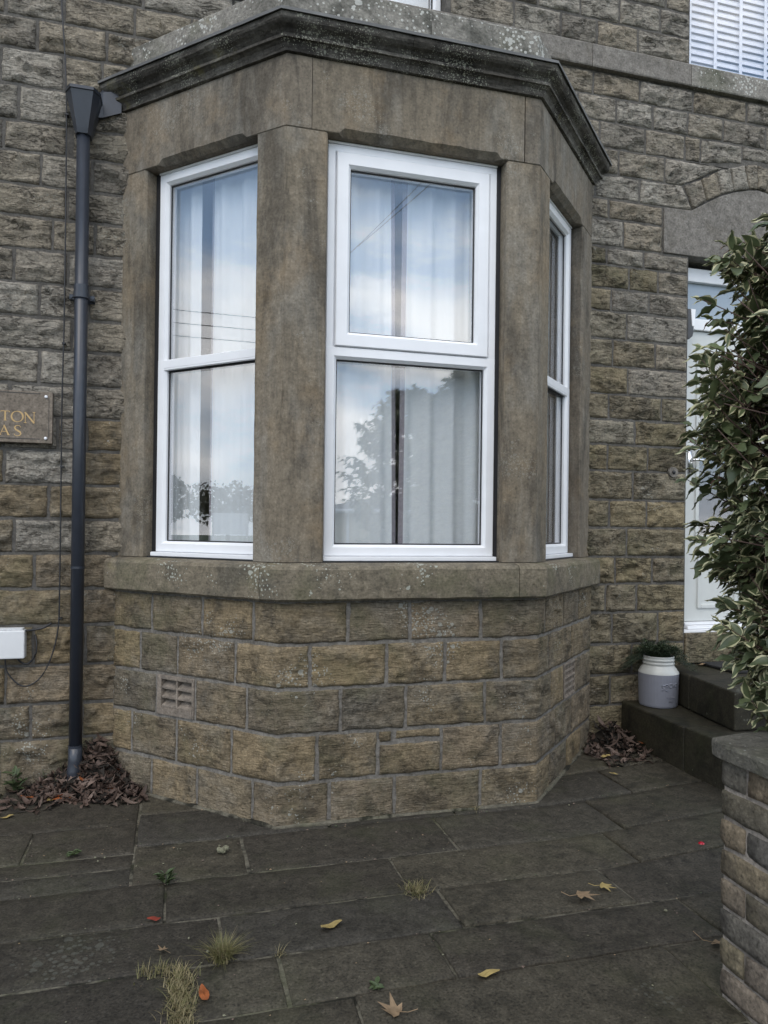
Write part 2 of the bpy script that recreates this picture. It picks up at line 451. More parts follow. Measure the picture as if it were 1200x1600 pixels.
# ------------------------------------------------------------------ bay plan (polyline path with mitred offsets)
BW, BD = 1.3686, 0.81
BAY = [Vector((-BD, 0)), Vector((0, -BD)), Vector((BW, -BD)), Vector((BW + BD, 0))]
SEG = [(BAY[i + 1] - BAY[i]) for i in range(3)]
LEN = [s.length for s in SEG]
TAN = [s.normalized() for s in SEG]
NRM = [Vector((t.y, -t.x)) for t in TAN]
S1, S2, S3 = LEN[0], LEN[0] + LEN[1], LEN[0] + LEN[1] + LEN[2]


def bay(s, o=0.0):
    if abs(s - S1) < 1e-6 or abs(s - S2) < 1e-6:
        i = 0 if abs(s - S1) < 1e-6 else 1
        a, b = NRM[i], NRM[i + 1]
        m = (a + b).normalized()
        return BAY[i + 1] + m * (o / m.dot(a))
    i = 0 if s < S1 else (1 if s < S2 else 2)
    s0 = (0, S1, S2)[i]
    return BAY[i] + TAN[i] * (s - s0) + NRM[i] * o


def bayp(s, o, z):
    p = bay(s, o)
    return Vector((p.x, p.y, z))


def bay_poly(o, y=0.0):
    pts = []
    for i in (0, 2):
        b = BAY[i] + NRM[i] * o
        t = TAN[i]
        k = (y - b.y) / t.y
        pts.append(b + t * k)
    return [(pts[0].x, pts[0].y), tuple(bay(S1, o)), tuple(bay(S2, o)), (pts[1].x, pts[1].y)]


def face_M(i):
    """local (u, outward o, z) -> world for bay face i; left-handed axis is fine for boxes."""
    t, n, b = TAN[i], NRM[i], BAY[i]
    return Matrix(((t.x, n.x, 0, b.x), (t.y, n.y, 0, b.y), (0, 0, 1, 0), (0, 0, 0, 1)))


# ------------------------------------------------------------------ rock faced stone
def wallp(s, o, z):
    return Vector((s, -o, z))


def stone(mb, pf, quad, amp=0.014, bulge=0.012, step=0.0115, breaks=(), chips=2, r=None, jit=0.0065, sc=7.0, tool=0.0):
    """quad: (s,z) corners ll, lr, ur, ul; pf(s, o, z) -> world point; o is outward."""
    r = rnd.random() if r is None else r
    (ax, az), (bx, bz), (cx, cz), (dx, dz) = quad
    w = max(abs(bx - ax), abs(cx - dx))
    h = max(abs(dz - az), abs(cz - bz))
    nu = max(3, int(w / step))
    nv = max(3, int(h / step))
    us = [i / nu for i in range(nu + 1)]
    for b in breaks:                                   # a column exactly on the arris
        t = (b - ax) / (bx - ax)
        if 0.02 < t < 0.98:
            k = min(range(1, nu), key=lambda q: abs(us[q] - t))
            us[k] = t
    vs_ = [j / nv for j in range(nv + 1)]
    sd = rnd.random() * 90
    chl = []
    for _ in range(chips):
        if rnd.random() < 0.75:
            chl.append((rnd.random(), rnd.random() * 0.75, rnd.uniform(0.04, 0.11), rnd.uniform(0.025, 0.06), rnd.uniform(0.4, 1.1) * amp, rnd.uniform(-0.5, 0.5)))
    vs, fs = [], []
    tilt_u, tilt_v = rnd.uniform(-1, 1) * amp * 0.35, rnd.uniform(-1, 1) * amp * 0.35

    def pos(u, v):
        s = (ax * (1 - u) + bx * u) * (1 - v) + (dx * (1 - u) + cx * u) * v
        z = (az * (1 - u) + bz * u) * (1 - v) + (dz * (1 - u) + cz * u) * v
        return s, z
    for v in vs_:
        for u in us:
            s, z = pos(u, v)
            d = min(u * w, (1 - u) * w, v * h, (1 - v) * h)
            e = min(1.0, d / 0.026) ** 0.6
            n1 = fbm(s + sd, z * 1.6, sd, sc, 4)
            n2 = fbm(s * 0.6 + sd, z * 3.2, sd + 7, sc * 2.4, 3)
            vd, vp = noise.voronoi(Vector((s * sc * 1.25 + n1 * 0.35 + sd * 3, z * sc * 1.9 + n2 * 0.3, sd)))
            hc = noise.cell_vector(vp[0] * 7.31 + Vector((0.5, 0.5, 0.5)))
            fac = (hc.x - 0.5) * 0.9 + (s * sc * 1.25 + sd * 3 - vp[0].x) * (hc.y - 0.5) * 1.5 + (z * sc * 1.9 - vp[0].y) * (hc.z - 0.5) * 1.5
            o = bulge * e + (amp * 0.85 * fac + amp * 0.18 * n1 + amp * 0.30 * (stairs(n1 * 1.7 + n2 * 0.35 + sd) - sd) + amp * 0.22 * n2 + tilt_u * (u - .5) * 2 + tilt_v * (v - .5) * 2) * min(1, d / 0.03)
            for (cu, cv, ru, rv, dp, sk) in chl:
                q = (((u - cu) * w + sk * (v - cv) * h) / ru) ** 2 + ((v - cv) * h / rv) ** 2
                q += 0.5 * n2
                if q < 1 and d > 0.001:
                    o -= dp * (1 - max(q, 0) ** 3) * (0.4 + 0.6 * min(1, d / 0.03))
            if tool:
                o += tool * fbm(s * 0.25 + sd, z, sd, 70, 2)
            if d < 1e-6:
                js = jit * fbm(s + sd, z, 3.3, 14, 2)
                jz = jit * fbm(s + sd, z, 9.3, 14, 2)
                s += js
                z += jz
            vs.append(pf(s, max(o, 0.0012 if d > 1e-6 else -0.001), z))
    n = nu + 1
    for j in range(nv):
        for i in range(nu):
            fs.append((j * n + i, j * n + i + 1, (j + 1) * n + i + 1, (j + 1) * n + i))
    # return edges into the bed
    ring = [i for i in range(n)] + [j * n + nu for j in range(1, nv + 1)] + [nv * n + i for i in range(nu - 1, -1, -1)] + [j * n for j in range(nv - 1, 0, -1)]
    base = len(vs)
    for k in ring:
        j, i = divmod(k, n)
        s, z = pos(us[i], vs_[j])
        vs.append(pf(s, -0.03, z))
    m = len(ring)
    for k in range(m):
        fs.append((ring[k], base + k, base + (k + 1) % m, ring[(k + 1) % m]))
    mb.add(vs, fs, 0, r)


def rect(s0, s1, z0, z1, g=0.0085):
    return ((s0 + g, z0 + g), (s1 - g, z0 + g), (s1 - g, z1 - g), (s0 + g, z1 - g))


# ================================================================== THE GROUND
def gz(x, y):
    return 0.055 * max(0.0, min(1.0, (x - 1.35) / 1.0)) if y > -1.6 else 0.0


g = MB()
g.box(-120, 120, -160, 60, -0.6, -0.09)
ground = tag(g.build('ground', M_FIELD), kind='structure')
g = MB()
g.box(-60, 14, -9.6, -4.95, -0.088, -0.03)
road = tag(g.build('road', M_ASPH), kind='structure')
pavement = MB()
pavement.box(-7.5, 1.2, -4.9, 0.05, -0.085, -0.007)
pavement.box(1.2, 5.0, -2.6, 0.05, -0.085, -0.0075)
pavement = tag(pavement.build('pavement', M_SOIL), kind='structure')


def slab(x0, x1, y0, y1, k):
    """y0 > y1 (nearer the house first); one flagstone with worn edges."""
    mb = MB()
    gp = 0.004 + rnd.random() * 0.0045
    xa, xb, ya, yb = x0 + gp, x1 - gp, y1 + gp, y0 - gp
    nx, ny = max(2, int((xb - xa) / 0.022)), max(2, int((yb - ya) / 0.022))
    tl = rnd.uniform(-0.003, 0.003)
    sd = rnd.random() * 50
    tx, ty = rnd.uniform(-.003, .003), rnd.uniform(-.003, .003)
    vs, fs = [], []
    for j in range(ny + 1):
        for i in range(nx + 1):
            x = xa + (xb - xa) * i / nx
            y = ya + (yb - ya) * j / ny
            if i in (1, nx - 1):
                x = xa + 0.005 if i == 1 else xb - 0.005
            if j in (1, ny - 1):
                y = ya + 0.005 if j == 1 else yb - 0.005
            z = tl + tx * (i / nx - .5) * 2 + ty * (j / ny - .5) * 2 + 0.002 * fbm(x + sd, y, 1, 6, 3)
            if i in (0, nx) or j in (0, ny):
                z -= 0.0035
                x += 0.004 * fbm(x + sd, y, 4, 9, 3)
                y += 0.004 * fbm(x + sd, y, 8, 9, 3)
            vs.append((x, y, z + gz(x, y)))
    n = nx + 1
    for j in range(ny):
        for i in range(nx):
            fs.append((j * n + i, j * n + i + 1, (j + 1) * n + i + 1, (j + 1) * n + i))
    ring = list(range(n)) + [j * n + nx for j in range(1, ny + 1)] + [ny * n + i for i in range(nx - 1, -1, -1)] + [j * n for j in range(ny - 1, 0, -1)]
    b = len(vs)
    for q in ring:
        p = vs[q]
        vs.append((p[0], p[1], p[2] - 0.035))
    for q in range(len(ring)):
        fs.append((ring[q], b + q, b + (q + 1) % len(ring), ring[(q + 1) % len(ring)]))
    mb.add(vs, fs, 0, rnd.random())
    return mb.build('paving_slab', M_PAVE, pavement, smooth=True)


ROWS = [
    (0.02, -0.60, [-7.3, -6.4, -5.6, -4.7, -3.8, -3.0, -2.1, -1.35, -0.64]), (-0.60, -0.93, [-7.3, -6.2, -5.4, -4.5, -3.6, -2.9, -2.2, -1.10, -0.64]),
    (-0.93, -1.07, [-7.3, -5.9, -4.4, -3.1, -1.7, -0.64]), (-1.07, -1.245, [-7.3, -6.3, -5.0, -3.6, -2.3, -0.64]),
    (0.02, -0.50, [-0.64, -0.2]), (-0.50, -0.865, [-0.64, 0.25, 0.9]), (-0.865, -1.245, [-0.64, -0.17, 0.77, 1.62, 2.7]),
    (0.02, -0.50, [1.6, 2.5]), (-0.50, -0.865, [0.9, 1.92, 2.6]),
    (-1.245, -1.565, [-7.3, -6.1, -5.0, -4.1, -3.2, -2.2, -1.3, -0.505, 0.437, 1.49, 2.7]),
    (-1.565, -1.865, [-7.3, -6.6, -5.2, -4.4, -3.3, -2.6, -1.5, -0.31, 0.545, 1.27, 2.6]),
    (-1.865, -2.148, [-7.3, -6.3, -5.4, -4.0, -2.9, -2.0, -1.35, -0.45, -0.13, 0.41, 1.44, 2.4]),
    (-2.148, -2.55, [-7.3, -6.0, -4.8, -3.6, -2.7, -1.8, -0.9, 0.065, 1.17, 2.3]),
    (-2.55, -2.95, [-7.3, -6.4, -5.1, -4.2, -3.1, -2.2, -1.2, -0.4, 0.5, 1.17]),
    (-2.95, -3.30, [-7.3, -5.9, -4.9, -3.8, -2.6, -1.7, -0.6, 0.3, 1.17]),
    (-3.30, -3.75, [-7.3, -6.5, -5.3, -4.1, -3.0, -1.9, -1.0, 0.0, 0.7, 1.17]),
    (-3.75, -4.3, [-7.3, -6.2, -5.2, -4.0, -2.8, -1.5, -0.5, 0.5, 1.17]),
    (-4.3, -4.85, [-7.3, -6.5, -5.5, -4.4, -3.3, -2.1, -1.1, -0.1, 0.9, 1.17])]
for y0, y1, xs in ROWS:
    for i in range(len(xs) - 1):
        slab(xs[i], xs[i + 1], y0, y1, i)

# ================================================================== THE HOUSE
house = empty('stone_house', (0, 0, 0), 'stone terraced house with canted bay window and white front door', 'house')

# --- wall backing (mortar) with openings
w = MB()
Y0, Y1 = 0.0025, 0.36
w.box(-6.5, -0.70, Y0, Y1, -0.1, 4.0)
w.box(2.07, 2.905, Y0, Y1, -0.1, 4.0)
w.box(4.035, 6.5, Y0, Y1, -0.1, 4.0)
w.box(2.905, 4.035, Y0 + .006, Y1, 3.36, 4.0)
w.box(2.905, 4.035, Y0 + .02, Y1, -0.1, 0.53)
w.box(-6.5, 6.5, Y0, Y1, 4.0, 4.66)
w.box(-6.5, 0.10, Y0, Y1, 4.66, 7.0)
w.box(1.11, 2.895, Y0, Y1, 4.66, 7.0)
w.box(3.95, 6.5, Y0, Y1, 4.66, 7.0)
w.box(0.10, 1.11, Y0, Y1, 6.3, 7.0)
w.box(2.895, 3.95, Y0, Y1, 6.3, 7.0)
w.box(-6.5, -6.2, Y1, 8.0, -0.1, 7.0)
w.box(6.2, 6.5, Y1, 8.0, -0.1, 7.0)
w.box(-6.5, 6.5, 8.0, 8.3, -0.1, 7.0)
main_wall = w.build('wall', M_MORT, house)

LZ = [4.0, 3.805, 3.611, 3.451, 3.273, 3.102, 2.926, 2.747, 2.564, 2.389, 2.199, 2.024, 1.845, 1.658, 1.472, 1.284, 1.092, 0.893, 0.677, 0.468, 0.277, -0.06]
LJ = [[-1.414, -1.101, -0.904], [-1.324, -0.99], [-1.395, -1.08, -1.054], [-1.211, -0.95], [-1.076], [-1.146, -0.93], [-1.336, -1.068], [-1.207, -0.96],
      [-1.041], [-1.203, -0.97], [-1.349, -1.0], [-1.108, -0.96], [-1.372, -0.985], [-1.149], [-1.318, -0.975], [-1.215], [-1.40, -0.98], [-1.216, -0.955], [-1.35, -0.97], [-1.224, -0.965], [-1.38, -0.9]]
RZ = [4.0, 3.825, 3.661, 3.527, 3.34, 3.219, 3.063, 2.912, 2.726, 2.544, 2.358, 2.189, 2.02, 1.846, 1.652, 1.465, 1.27, 1.088, 0.898, 0.685, 0.481, 0.28, -0.06]
RJ = [[2.05, 2.35, 2.708, 2.95], [2.05, 2.173, 2.514, 2.885], [2.05, 2.276, 2.697], [2.05, 2.39, 2.697], [2.05, 2.266, 2.55, 2.905], [2.05, 2.438, 2.663, 2.905], [2.05, 2.303, 2.594, 2.905],
      [2.05, 2.423, 2.905], [2.05, 2.318, 2.649, 2.905], [2.05, 2.437, 2.905], [2.05, 2.293, 2.704, 2.905], [2.05, 2.496, 2.905], [2.05, 2.288, 2.598, 2.905], [2.05, 2.486, 2.905],
      [2.05, 2.307, 2.593, 2.905], [2.05, 2.442, 2.905], [2.05, 2.356, 2.643, 2.905], [2.05, 2.286, 2.521, 2.905], [2.05, 2.337, 2.694, 2.905], [2.05, 2.492, 2.905], [2.05, 2.327, 2.70, 2.905], [2.05, 2.44, 2.905]]
far = MB()                                             # stones wholly outside the picture, one part
faro = MB()


def put(s0, s1, z0, z1, mat, seen, quad=None, amp=0.024):
    q = quad or rect(s0, s1, z0, z1, 0.0072 + rnd.random() * 0.0025)
    if seen:
        mb = MB()
        stone(mb, wallp, q, amp=amp * rnd.uniform(0.7, 1.15), bulge=0.013, chips=rnd.choice((1, 2, 2, 3)))
        mb.build('stone', mat, main_wall, smooth=True)
    else:
        stone(far if mat is M_GREY else faro, wallp, q, amp=amp, bulge=0.010, step=0.035, chips=1)


def course(z0, z1, joints, mat, lo, hi, holes=()):
    """fill lo..hi with the given joints, adding stones of ordinary length beyond them."""
    js = sorted(j for j in joints if lo < j < hi)
    if not js:
        js = [lo + 0.2]
    xs = [js[0]]
    while xs[0] > lo:
        xs.insert(0, xs[0] - rnd.uniform(0.26, 0.46))
    for j in js[1:]:
        while j - xs[-1] > 0.56:
            xs.append(xs[-1] + min(rnd.uniform(0.27, 0.45), (j - xs[-1]) * 0.6))
        xs.append(j)
    while xs[-1] < hi:
        xs.append(xs[-1] + rnd.uniform(0.26, 0.46))
    for a, b in zip(xs, xs[1:]):
        a, b = max(a, lo), min(b, hi)
        for (h0, h1) in holes:
            if a < h1 and b > h0:
                if a >= h0 - 0.02 and b <= h1 + 0.02:
                    a = b
                elif a < h0:
                    b = h0
                else:
                    a = h1
        if b - a > 0.05:
            seen = (b > -1.52 and z1 < 4.42 and a < -0.6) or (a > -0.75 and a < 3.7 and 3.98 < z0 < 5.05)
            put(a, b, z0, z1, mat(z0) if callable(mat) else mat, seen)


for k in range(len(LJ)):
    course(LZ[k + 1], LZ[k], LJ[k], lambda z: M_GREY if rnd.random() < (z - 1.0) / 1.3 else M_WARM, -6.5, -0.72)
for k in range(len(RJ)):
    z1, z0 = RZ[k], RZ[k + 1]
    mat = M_GREY if z0 > 3.2 else M_OLIV
    pick = lambda z: M_GREY if rnd.random() < (z - 2.3) / 1.3 else M_OLIV
    xs = RJ[k]
    for i, (a, b) in enumerate(zip(xs, xs[1:])):
        q = None
        if k == 0 and i == 2:
            q = ((a + .006, z0 + .006), (2.845, z0 + .006), (3.17, z1 - .006), (a + .006, z1 - .006))
        if k == 1 and i == 2:
            q = ((a + .006, z0 + .006), (2.925, z0 + .006), (2.845, z1 - .006), (a + .006, z1 - .006))
        put(a, b, z0, z1, pick(z0), True, q)
    course(z0, z1, [4.035 + rnd.uniform(.2, .5)], mat, 4.24 if k < 4 else 4.035, 6.5)
C3 = [(4.0, 4.175, [-1.235, -0.883, -0.5, 0.6, 2.202, 2.55, 2.994]), (4.175, 4.34, [-1.39, -1.105, -0.737, 0.1, 2.038, 2.326, 2.607, 2.888, 3.176, 3.54]),
      (4.34, 4.497, [-1.1, -0.694, -0.2, 2.15, 2.505, 2.927, 3.373])]
for z0, z1, js in C3:
    if z0 == 4.0:
        course(z0, z1, js, M_GREY, -6.5, 2.994)
        put(2.994, 3.34, 4.0, z1, M_GREY, True, ((3.0, 4.008), (3.333, 4.052), (3.333, 4.168), (3.0, 4.168)))
        put(3.34, 3.62, 4.075, z1, M_GREY, True)
        put(3.62, 3.93, 4.06, z1, M_GREY, False)
        course(z0, z1, [4.3], M_GREY, 4.0, 6.5)
    else:
        course(z0, z1, js, M_GREY, -6.5, 6.5)
C4 = [(4.668, 4.842, [1.572, 1.905, 2.174, 2.486]), (4.842, 5.015, [1.40, 1.74, 2.048, 2.341, 2.659]), (5.015, 5.19, [1.6, 2.0, 2.4, 2.7])]
z = 5.19
while z < 7.0:
    C4.append((z, min(z + 0.18, 7.0), [1.5 + rnd.random() * 0.3]))
    z += 0.18
for z0, z1, js in C4:
    course(z0, z1, js, M_GREY, -6.5, 6.5, holes=[(0.10, 1.11), (2.895, 3.95)] if z0 < 6.3 else ())
tag(far.build('far_stonework', M_GREY, main_wall, smooth=True), kind='stuff')
tag(faro.build('far_stonework', M_WARM, main_wall, smooth=True), kind='stuff')

# --- string course (window sills of the upper floor)
xs = [-6.5, -4.9, -3.2, -1.6, 0.0, 1.25, 2.12, 2.885, 4.05, 5.3, 6.5]
for a, b in zip(xs, xs[1:]):
    mb = MB()
    nn = 14
    rings = []
    for i in range(nn + 1):
        x = a + 0.002 + (b - a - 0.004) * i / nn
        e = 0.003 * fbm(x, 1, 2, 8, 3)
        rings.append([(x, 0.05, 4.502), (x, -0.034 + e, 4.502 + e), (x, -0.038 + e, 4.51), (x, -0.038 + e, 4.645), (x, -0.03 + e, 4.655 + e), (x, 0.05, 4.668)])
    mb.loft(rings)
    mb.build('string_course_stone', M_LINT if a < 2.8 else M_BLOCK, house, smooth=False)

# --- relieving arch and door lintel
AX = 3.47
EX = [(2.853, 3.828), (2.998, 3.892), (3.118, 3.963), (3.235, 4.006), (3.358, 4.042), (3.47, 4.06)]
IN = [(2.938, 3.671), (3.052, 3.744), (3.168, 3.804), (3.275, 3.842), (3.399, 3.872), (3.47, 3.880)]
lint = MB()
poly = [(2.70, 3.348), (2.70, 3.655), (2.92, 3.662)] + [(x, z - 0.008) for x, z in IN[1:]] + [(2 * AX - x, z - 0.008) for x, z in IN[-2:0:-1]] + [(2 * AX - 2.92, 3.662), (2 * AX - 2.70, 3.655), (2 * AX - 2.70, 3.348)]
lint.add([(x, -0.010, z) for x, z in poly] + [(x, 0.25, z) for x, z in poly],
         [tuple(range(len(poly))), tuple(range(len(poly), 2 * len(poly)))[::-1]] + [(i, (i + 1) % len(poly), (i + 1) % len(poly) + len(poly), i + len(poly)) for i in range(len(poly))])
door_lintel = lint.build('door_lintel', M_LINT, house, bevel=0.006)
for sgn in (1, -1):
    for i in range(5):
        q = [IN[i], IN[i + 1], EX[i + 1], EX[i]]
        if sgn < 0:
            q = [(2 * AX - x, z) for x, z in (IN[i + 1], IN[i], EX[i], EX[i + 1])]
        cx = sum(p[0] for p in q) / 4
        cz = sum(p[1] for p in q) / 4
        q = [(cx + (x - cx) * 0.91, cz + (z - cz) * 0.93) for x, z in q]
        mb = MB()
        stone(mb, lambda s, o, z: wallp(s, o + 0.006, z), q, amp=0.009, bulge=0.010, chips=1)
        mb.build('voussoir', M_GREY, door_lintel, smooth=True)

# --- bay: base wall, stones, sill, posts, frieze, cornice, blocking course
bm_ = MB()
for (za, zb_, spans) in ((-0.1, 0.444, [(-0.02, S3 + 0.02)]), (0.444, 0.652, [(-0.02, 0.346), (0.608, 3.026), (3.264, S3 + 0.02)]), (0.652, 1.09, [(-0.02, S3 + 0.02)])):
    for (sa, sb) in spans:
        ss = [sa] + [c for c in (S1, S2) if sa < c < sb] + [sb]
        bm_.loft([[bayp(q, -0.0035, za), bayp(q, -0.0035, zb_), bayp(q, -0.30, zb_), bayp(q, -0.30, za)] for q in ss])
bay_wall = bm_.build('bay_base_wall', M_MORTB, house)

BZ = [1.083, 0.875, 0.658, 0.4375, 0.205, -0.06]
BJ = [[0, 0.298, 0.658, 0.991, 1.487, 1.805, 2.191, 2.65, 3.0, 3.338, S3], [0, 0.216, 0.489, 0.878, 1.299, 1.687, 1.996, 2.309, 2.718, 3.174, S3],
      [0, 0.34, 0.614, 0.954, 1.454, 1.79, 2.218, 2.764, 3.019, 3.27, S3], [0, 0.157, 0.488, 0.86, 1.339, 1.646, 1.981, 2.308, 2.861, 3.197, S3],
      [0, 0.31, 0.634, 0.997, 1.402, 1.735, 2.199, 2.758, 3.094, 3.42, S3]]
TONE = {(0, 3): 0.05, (1, 5): 0.42, (1, 4): 0.4, (4, 5): 0.62, (3, 4): 0.35, (3, 5): 0.5, (2, 6): 0.15}
for k in range(5):
    for i, (a, b) in enumerate(zip(BJ[k], BJ[k][1:])):
        if k == 2 and i in (1, 8):
            continue                                   # the two air bricks
        z1, z0 = BZ[k], BZ[k + 1]
        if k == 3 and i == 5:                          # patched stone with two slips on top
            parts = [(a, b, z0, z0 + 0.165), (a, a + 0.075, z0 + 0.165, z1), (a + 0.085, b, z0 + 0.175, z1)]
        else:
            parts = [(a, b, z0, z1)]
        for (pa, pb, pz0, pz1) in parts:
            mb = MB()
            rocky = rnd.random() < 0.35 or (k, i) in ((1, 4), (3, 7), (2, 3))
            stone(mb, bayp, rect(pa, pb, pz0, pz1, 0.0082 + rnd.random() * 0.002), amp=0.016 if rocky else 0.0075, bulge=0.006, breaks=(S1, S2), chips=2 if rocky else rnd.choice((0, 1)),
                  r=TONE.get((k, i)), tool=0.0016)
            mb.build('stone', M_WARM, bay_wall, smooth=True)


def air_brick(i, u0, u1, z0, z1, fine, label):
    mb = MB(face_M(i))
    fr = 0.022 if not fine else 0.012
    mb.box(u0, u1, -0.05, -0.036, z0, z1)
    mb.box(u0, u0 + fr * 1.4, -0.036, 0.004, z0, z1)
    mb.box(u1 - fr * 0.7, u1, -0.036, 0.004, z0, z1)
    mb.box(u0 + fr * 1.4, u1 - fr * 0.7, -0.036, 0.004, z1 - fr, z1)
    mb.box(u0 + fr * 1.4, u1 - fr * 0.7, -0.036, 0.006, z0, z0 + fr * (1.7 if not fine else 1))
    o = mb.build('air_brick', M_TERRA, bay_wall, bevel=0.003)
    o['label'] = label
    a, b = u0 + fr * 1.4, u1 - fr * 0.7
    c, d = z0 + fr * (1.7 if not fine else 1), z1 - fr
    sl = MB(face_M(i))
    if not fine:
        mid = (a + b) / 2
        sl.box(mid - 0.006, mid + 0.006, -0.036, 0.0, c, d)
        for q in range(3):
            zz = c + (d - c) * (q + 0.0) / 3
            for (p0, p1) in ((a, mid - 0.006), (mid + 0.006, b)):
                sl.add([(p0, -0.001, zz), (p1, -0.001, zz), (p1, -0.001, zz + 0.010), (p0, -0.001, zz + 0.010),
                        (p0, -0.036, zz + 0.022), (p1, -0.036, zz + 0.022), (p1, -0.036, zz + 0.034), (p0, -0.036, zz + 0.034)],
                       [(0, 1, 2, 3), (3, 2, 6, 7), (4, 7, 6, 5), (0, 4, 5, 1), (0, 3, 7, 4), (1, 5, 6, 2)])
    else:
        for q in range(6):
            zz = c + (d - c) * q / 5
            sl.box(a, b, -0.036, 0.0 if q != 3 else 0.003, zz - 0.006, zz + 0.007)
        for q in range(1, 12):
            uu = a + (b - a) * q / 12
            sl.box(uu - 0.0045, uu + 0.0045, -0.036, -0.004, c + 0.007, d - 0.007)
    sl.build('louvre', M_TERRA, o, bevel=0.0015)


air_brick(0, 0.346, 0.608, 0.444, 0.652, False, 'square terracotta vent with broad slanted louvres')
air_brick(2, 3.026 - S2, 3.264 - S2, 0.444, 0.652, True, 'terracotta vent with rows of narrow slots')


def sill(s0, s1, mids):
    mb = MB()
    ss = [s0 + 0.002] + list(mids) + [s1 - 0.002]
    full = []
    for a, b in zip(ss, ss[1:]):
        n = max(2, int((b - a) / 0.05))
        full += [a + (b - a) * i / n for i in range(n)]
    full.append(ss[-1])
    rings = []
    for s in full:
        e = 0.004 * fbm(s, 3, 1, 7, 3)
        f = 0.004 * fbm(s, 9, 5, 11, 3)
        c = 0.010 * max(0, fbm(s, 2, 4, 9, 3) - 0.25)
        rings.append([bayp(s, -0.28, 1.088), bayp(s, 0.040 + e, 1.088 + f + c), bayp(s, 0.052 + e - c, 1.098 + f + c), bayp(s, 0.055 + e, 1.17), bayp(s, 0.053 + f, 1.240 + e),
                      bayp(s, 0.042 + f, 1.255 + e), bayp(s, -0.017, 1.2685), bayp(s, -0.28, 1.2685)])
    mb.loft(rings)
    return mb.build('sill', M_SILL, house, bevel=0.0)


sill(-0.02, 1.065, [])
sill(1.065, S1 + 1.235, [S1])
sill(S1 + 1.235, S3 + 0.02, [S2])

PO = -0.017


def post(pts, name='mullion_post'):
    """pts: outline (s, o) ; worn arrises, lofted upwards."""
    mb = MB()
    rings = []
    nz = 44
    sd = rnd.random() * 40
    z0, z1 = 1.272, 3.381
    for j in range(nz + 1):
        z = z0 + (z1 - z0) * j / nz
        rg = []
        for k, (s, o, wear) in enumerate(pts):
            e = wear * (0.0035 * fbm(sd + k, z, 2, 5, 3) - 0.012 * max(0, fbm(sd + k * 3, z, 7, 6, 4) - 0.35))
            rg.append(bayp(s, o + e, z))
        rings.append(rg)
    mb.loft(rings)
    return mb.build(name, M_ASH, house, smooth=False)


IB = -0.27
OL0, OL1 = 0.193, 0.957
OF0, OF1 = S1 + 0.2146, S1 + 1.172
OR0, OR1 = S2 + 0.195, S2 + 0.90
post([(-0.02, PO, 0), (0.08, PO, 0), (OL0 - 0.010, PO, 1), (OL0, PO - 0.010, 1), (0.190, -0.10, 0), (0.188, IB, 0), (0.10, IB - .02, 0), (-0.02, IB - .02, 0)], 'end_post')
post([(OL1, IB, 0), (OL1, PO - 0.010, 1), (OL1 + 0.010, PO, 1), (S1 - 0.012, PO, 1), (S1, PO - 0.003, 1), (S1 + 0.012, PO, 1), (OF0 - 0.010, PO, 1), (OF0, PO - 0.010, 1), (OF0, IB, 0), (S1, IB, 0)], 'mullion_post')
post([(OF1, IB, 0), (OF1, PO - 0.010, 1), (OF1 + 0.010, PO, 1), (S2 - 0.012, PO, 1), (S2, PO - 0.003, 1), (S2 + 0.012, PO, 1), (OR0 - 0.010, PO, 1), (OR0, PO - 0.010, 1), (OR0, IB, 0), (S2, IB, 0)], 'mullion_post')
post([(OR1 + 0.02, IB, 0), (OR1 + 0.012, -0.10, 0), (OR1, PO - 0.010, 1), (OR1 + 0.010, PO, 1), (S3 - 0.1, PO, 0), (S3 + 0.02, PO, 0), (S3 + 0.02, IB, 0)], 'end_post')


def lintel(keys):
    """keys: (s, chamfer) along the bay; chamfered lower arris over the openings."""
    full = []
    for (a, ca), (b, cb) in zip(keys, keys[1:]):
        n = max(1, int((b - a) / 0.05)) if abs(ca - cb) < 1e-6 else 1
        full += [(a + (b - a) * i / n, ca + (cb - ca) * i / n) for i in range(n)]
    full.append(keys[-1])
    mb = MB()
    rings = []
    for s, c in full:
        e = 0.003 * fbm(s, 5, 3, 6, 3)
        cw = c * (1 + 0.25 * fbm(s, 1, 1, 12, 2)) if c > 0.01 else c
        rings.append([bayp(s, IB, 3.385), bayp(s, PO - cw * 1.1, 3.385), bayp(s, PO + e * .3, 3.385 + cw), bayp(s, PO + e, 3.50), bayp(s, PO + e * .5, 3.62), bayp(s, PO, 3.735), bayp(s, IB, 3.735)])
    mb.loft(rings)
    return mb.build('lintel', M_ASH, house)


C0, C1 = 0.004, 0.030
g_ = 0.0015
lintel([(-0.02, C0), (0.285, C0), (0.31, C1), (OL1 - 0.09, C1), (OL1 - 0.065, C0), (S1, C0), (S1 + 0.133 - g_, C0)])
lintel([(S1 + 0.133 + g_, C0), (OF0 + 0.055, C0), (OF0 + 0.08, C1), (OF1 - 0.06, C1), (OF1 - 0.035, C0), (S1 + 1.27 - 0.003, C0)])
lintel([(S1 + 1.27 + 0.003, C0), (S2, C0), (OR0 + 0.05, C0), (OR0 + 0.075, C1), (OR1 - 0.06, C1), (OR1 - 0.035, C0), (S3 + 0.02, C0)])


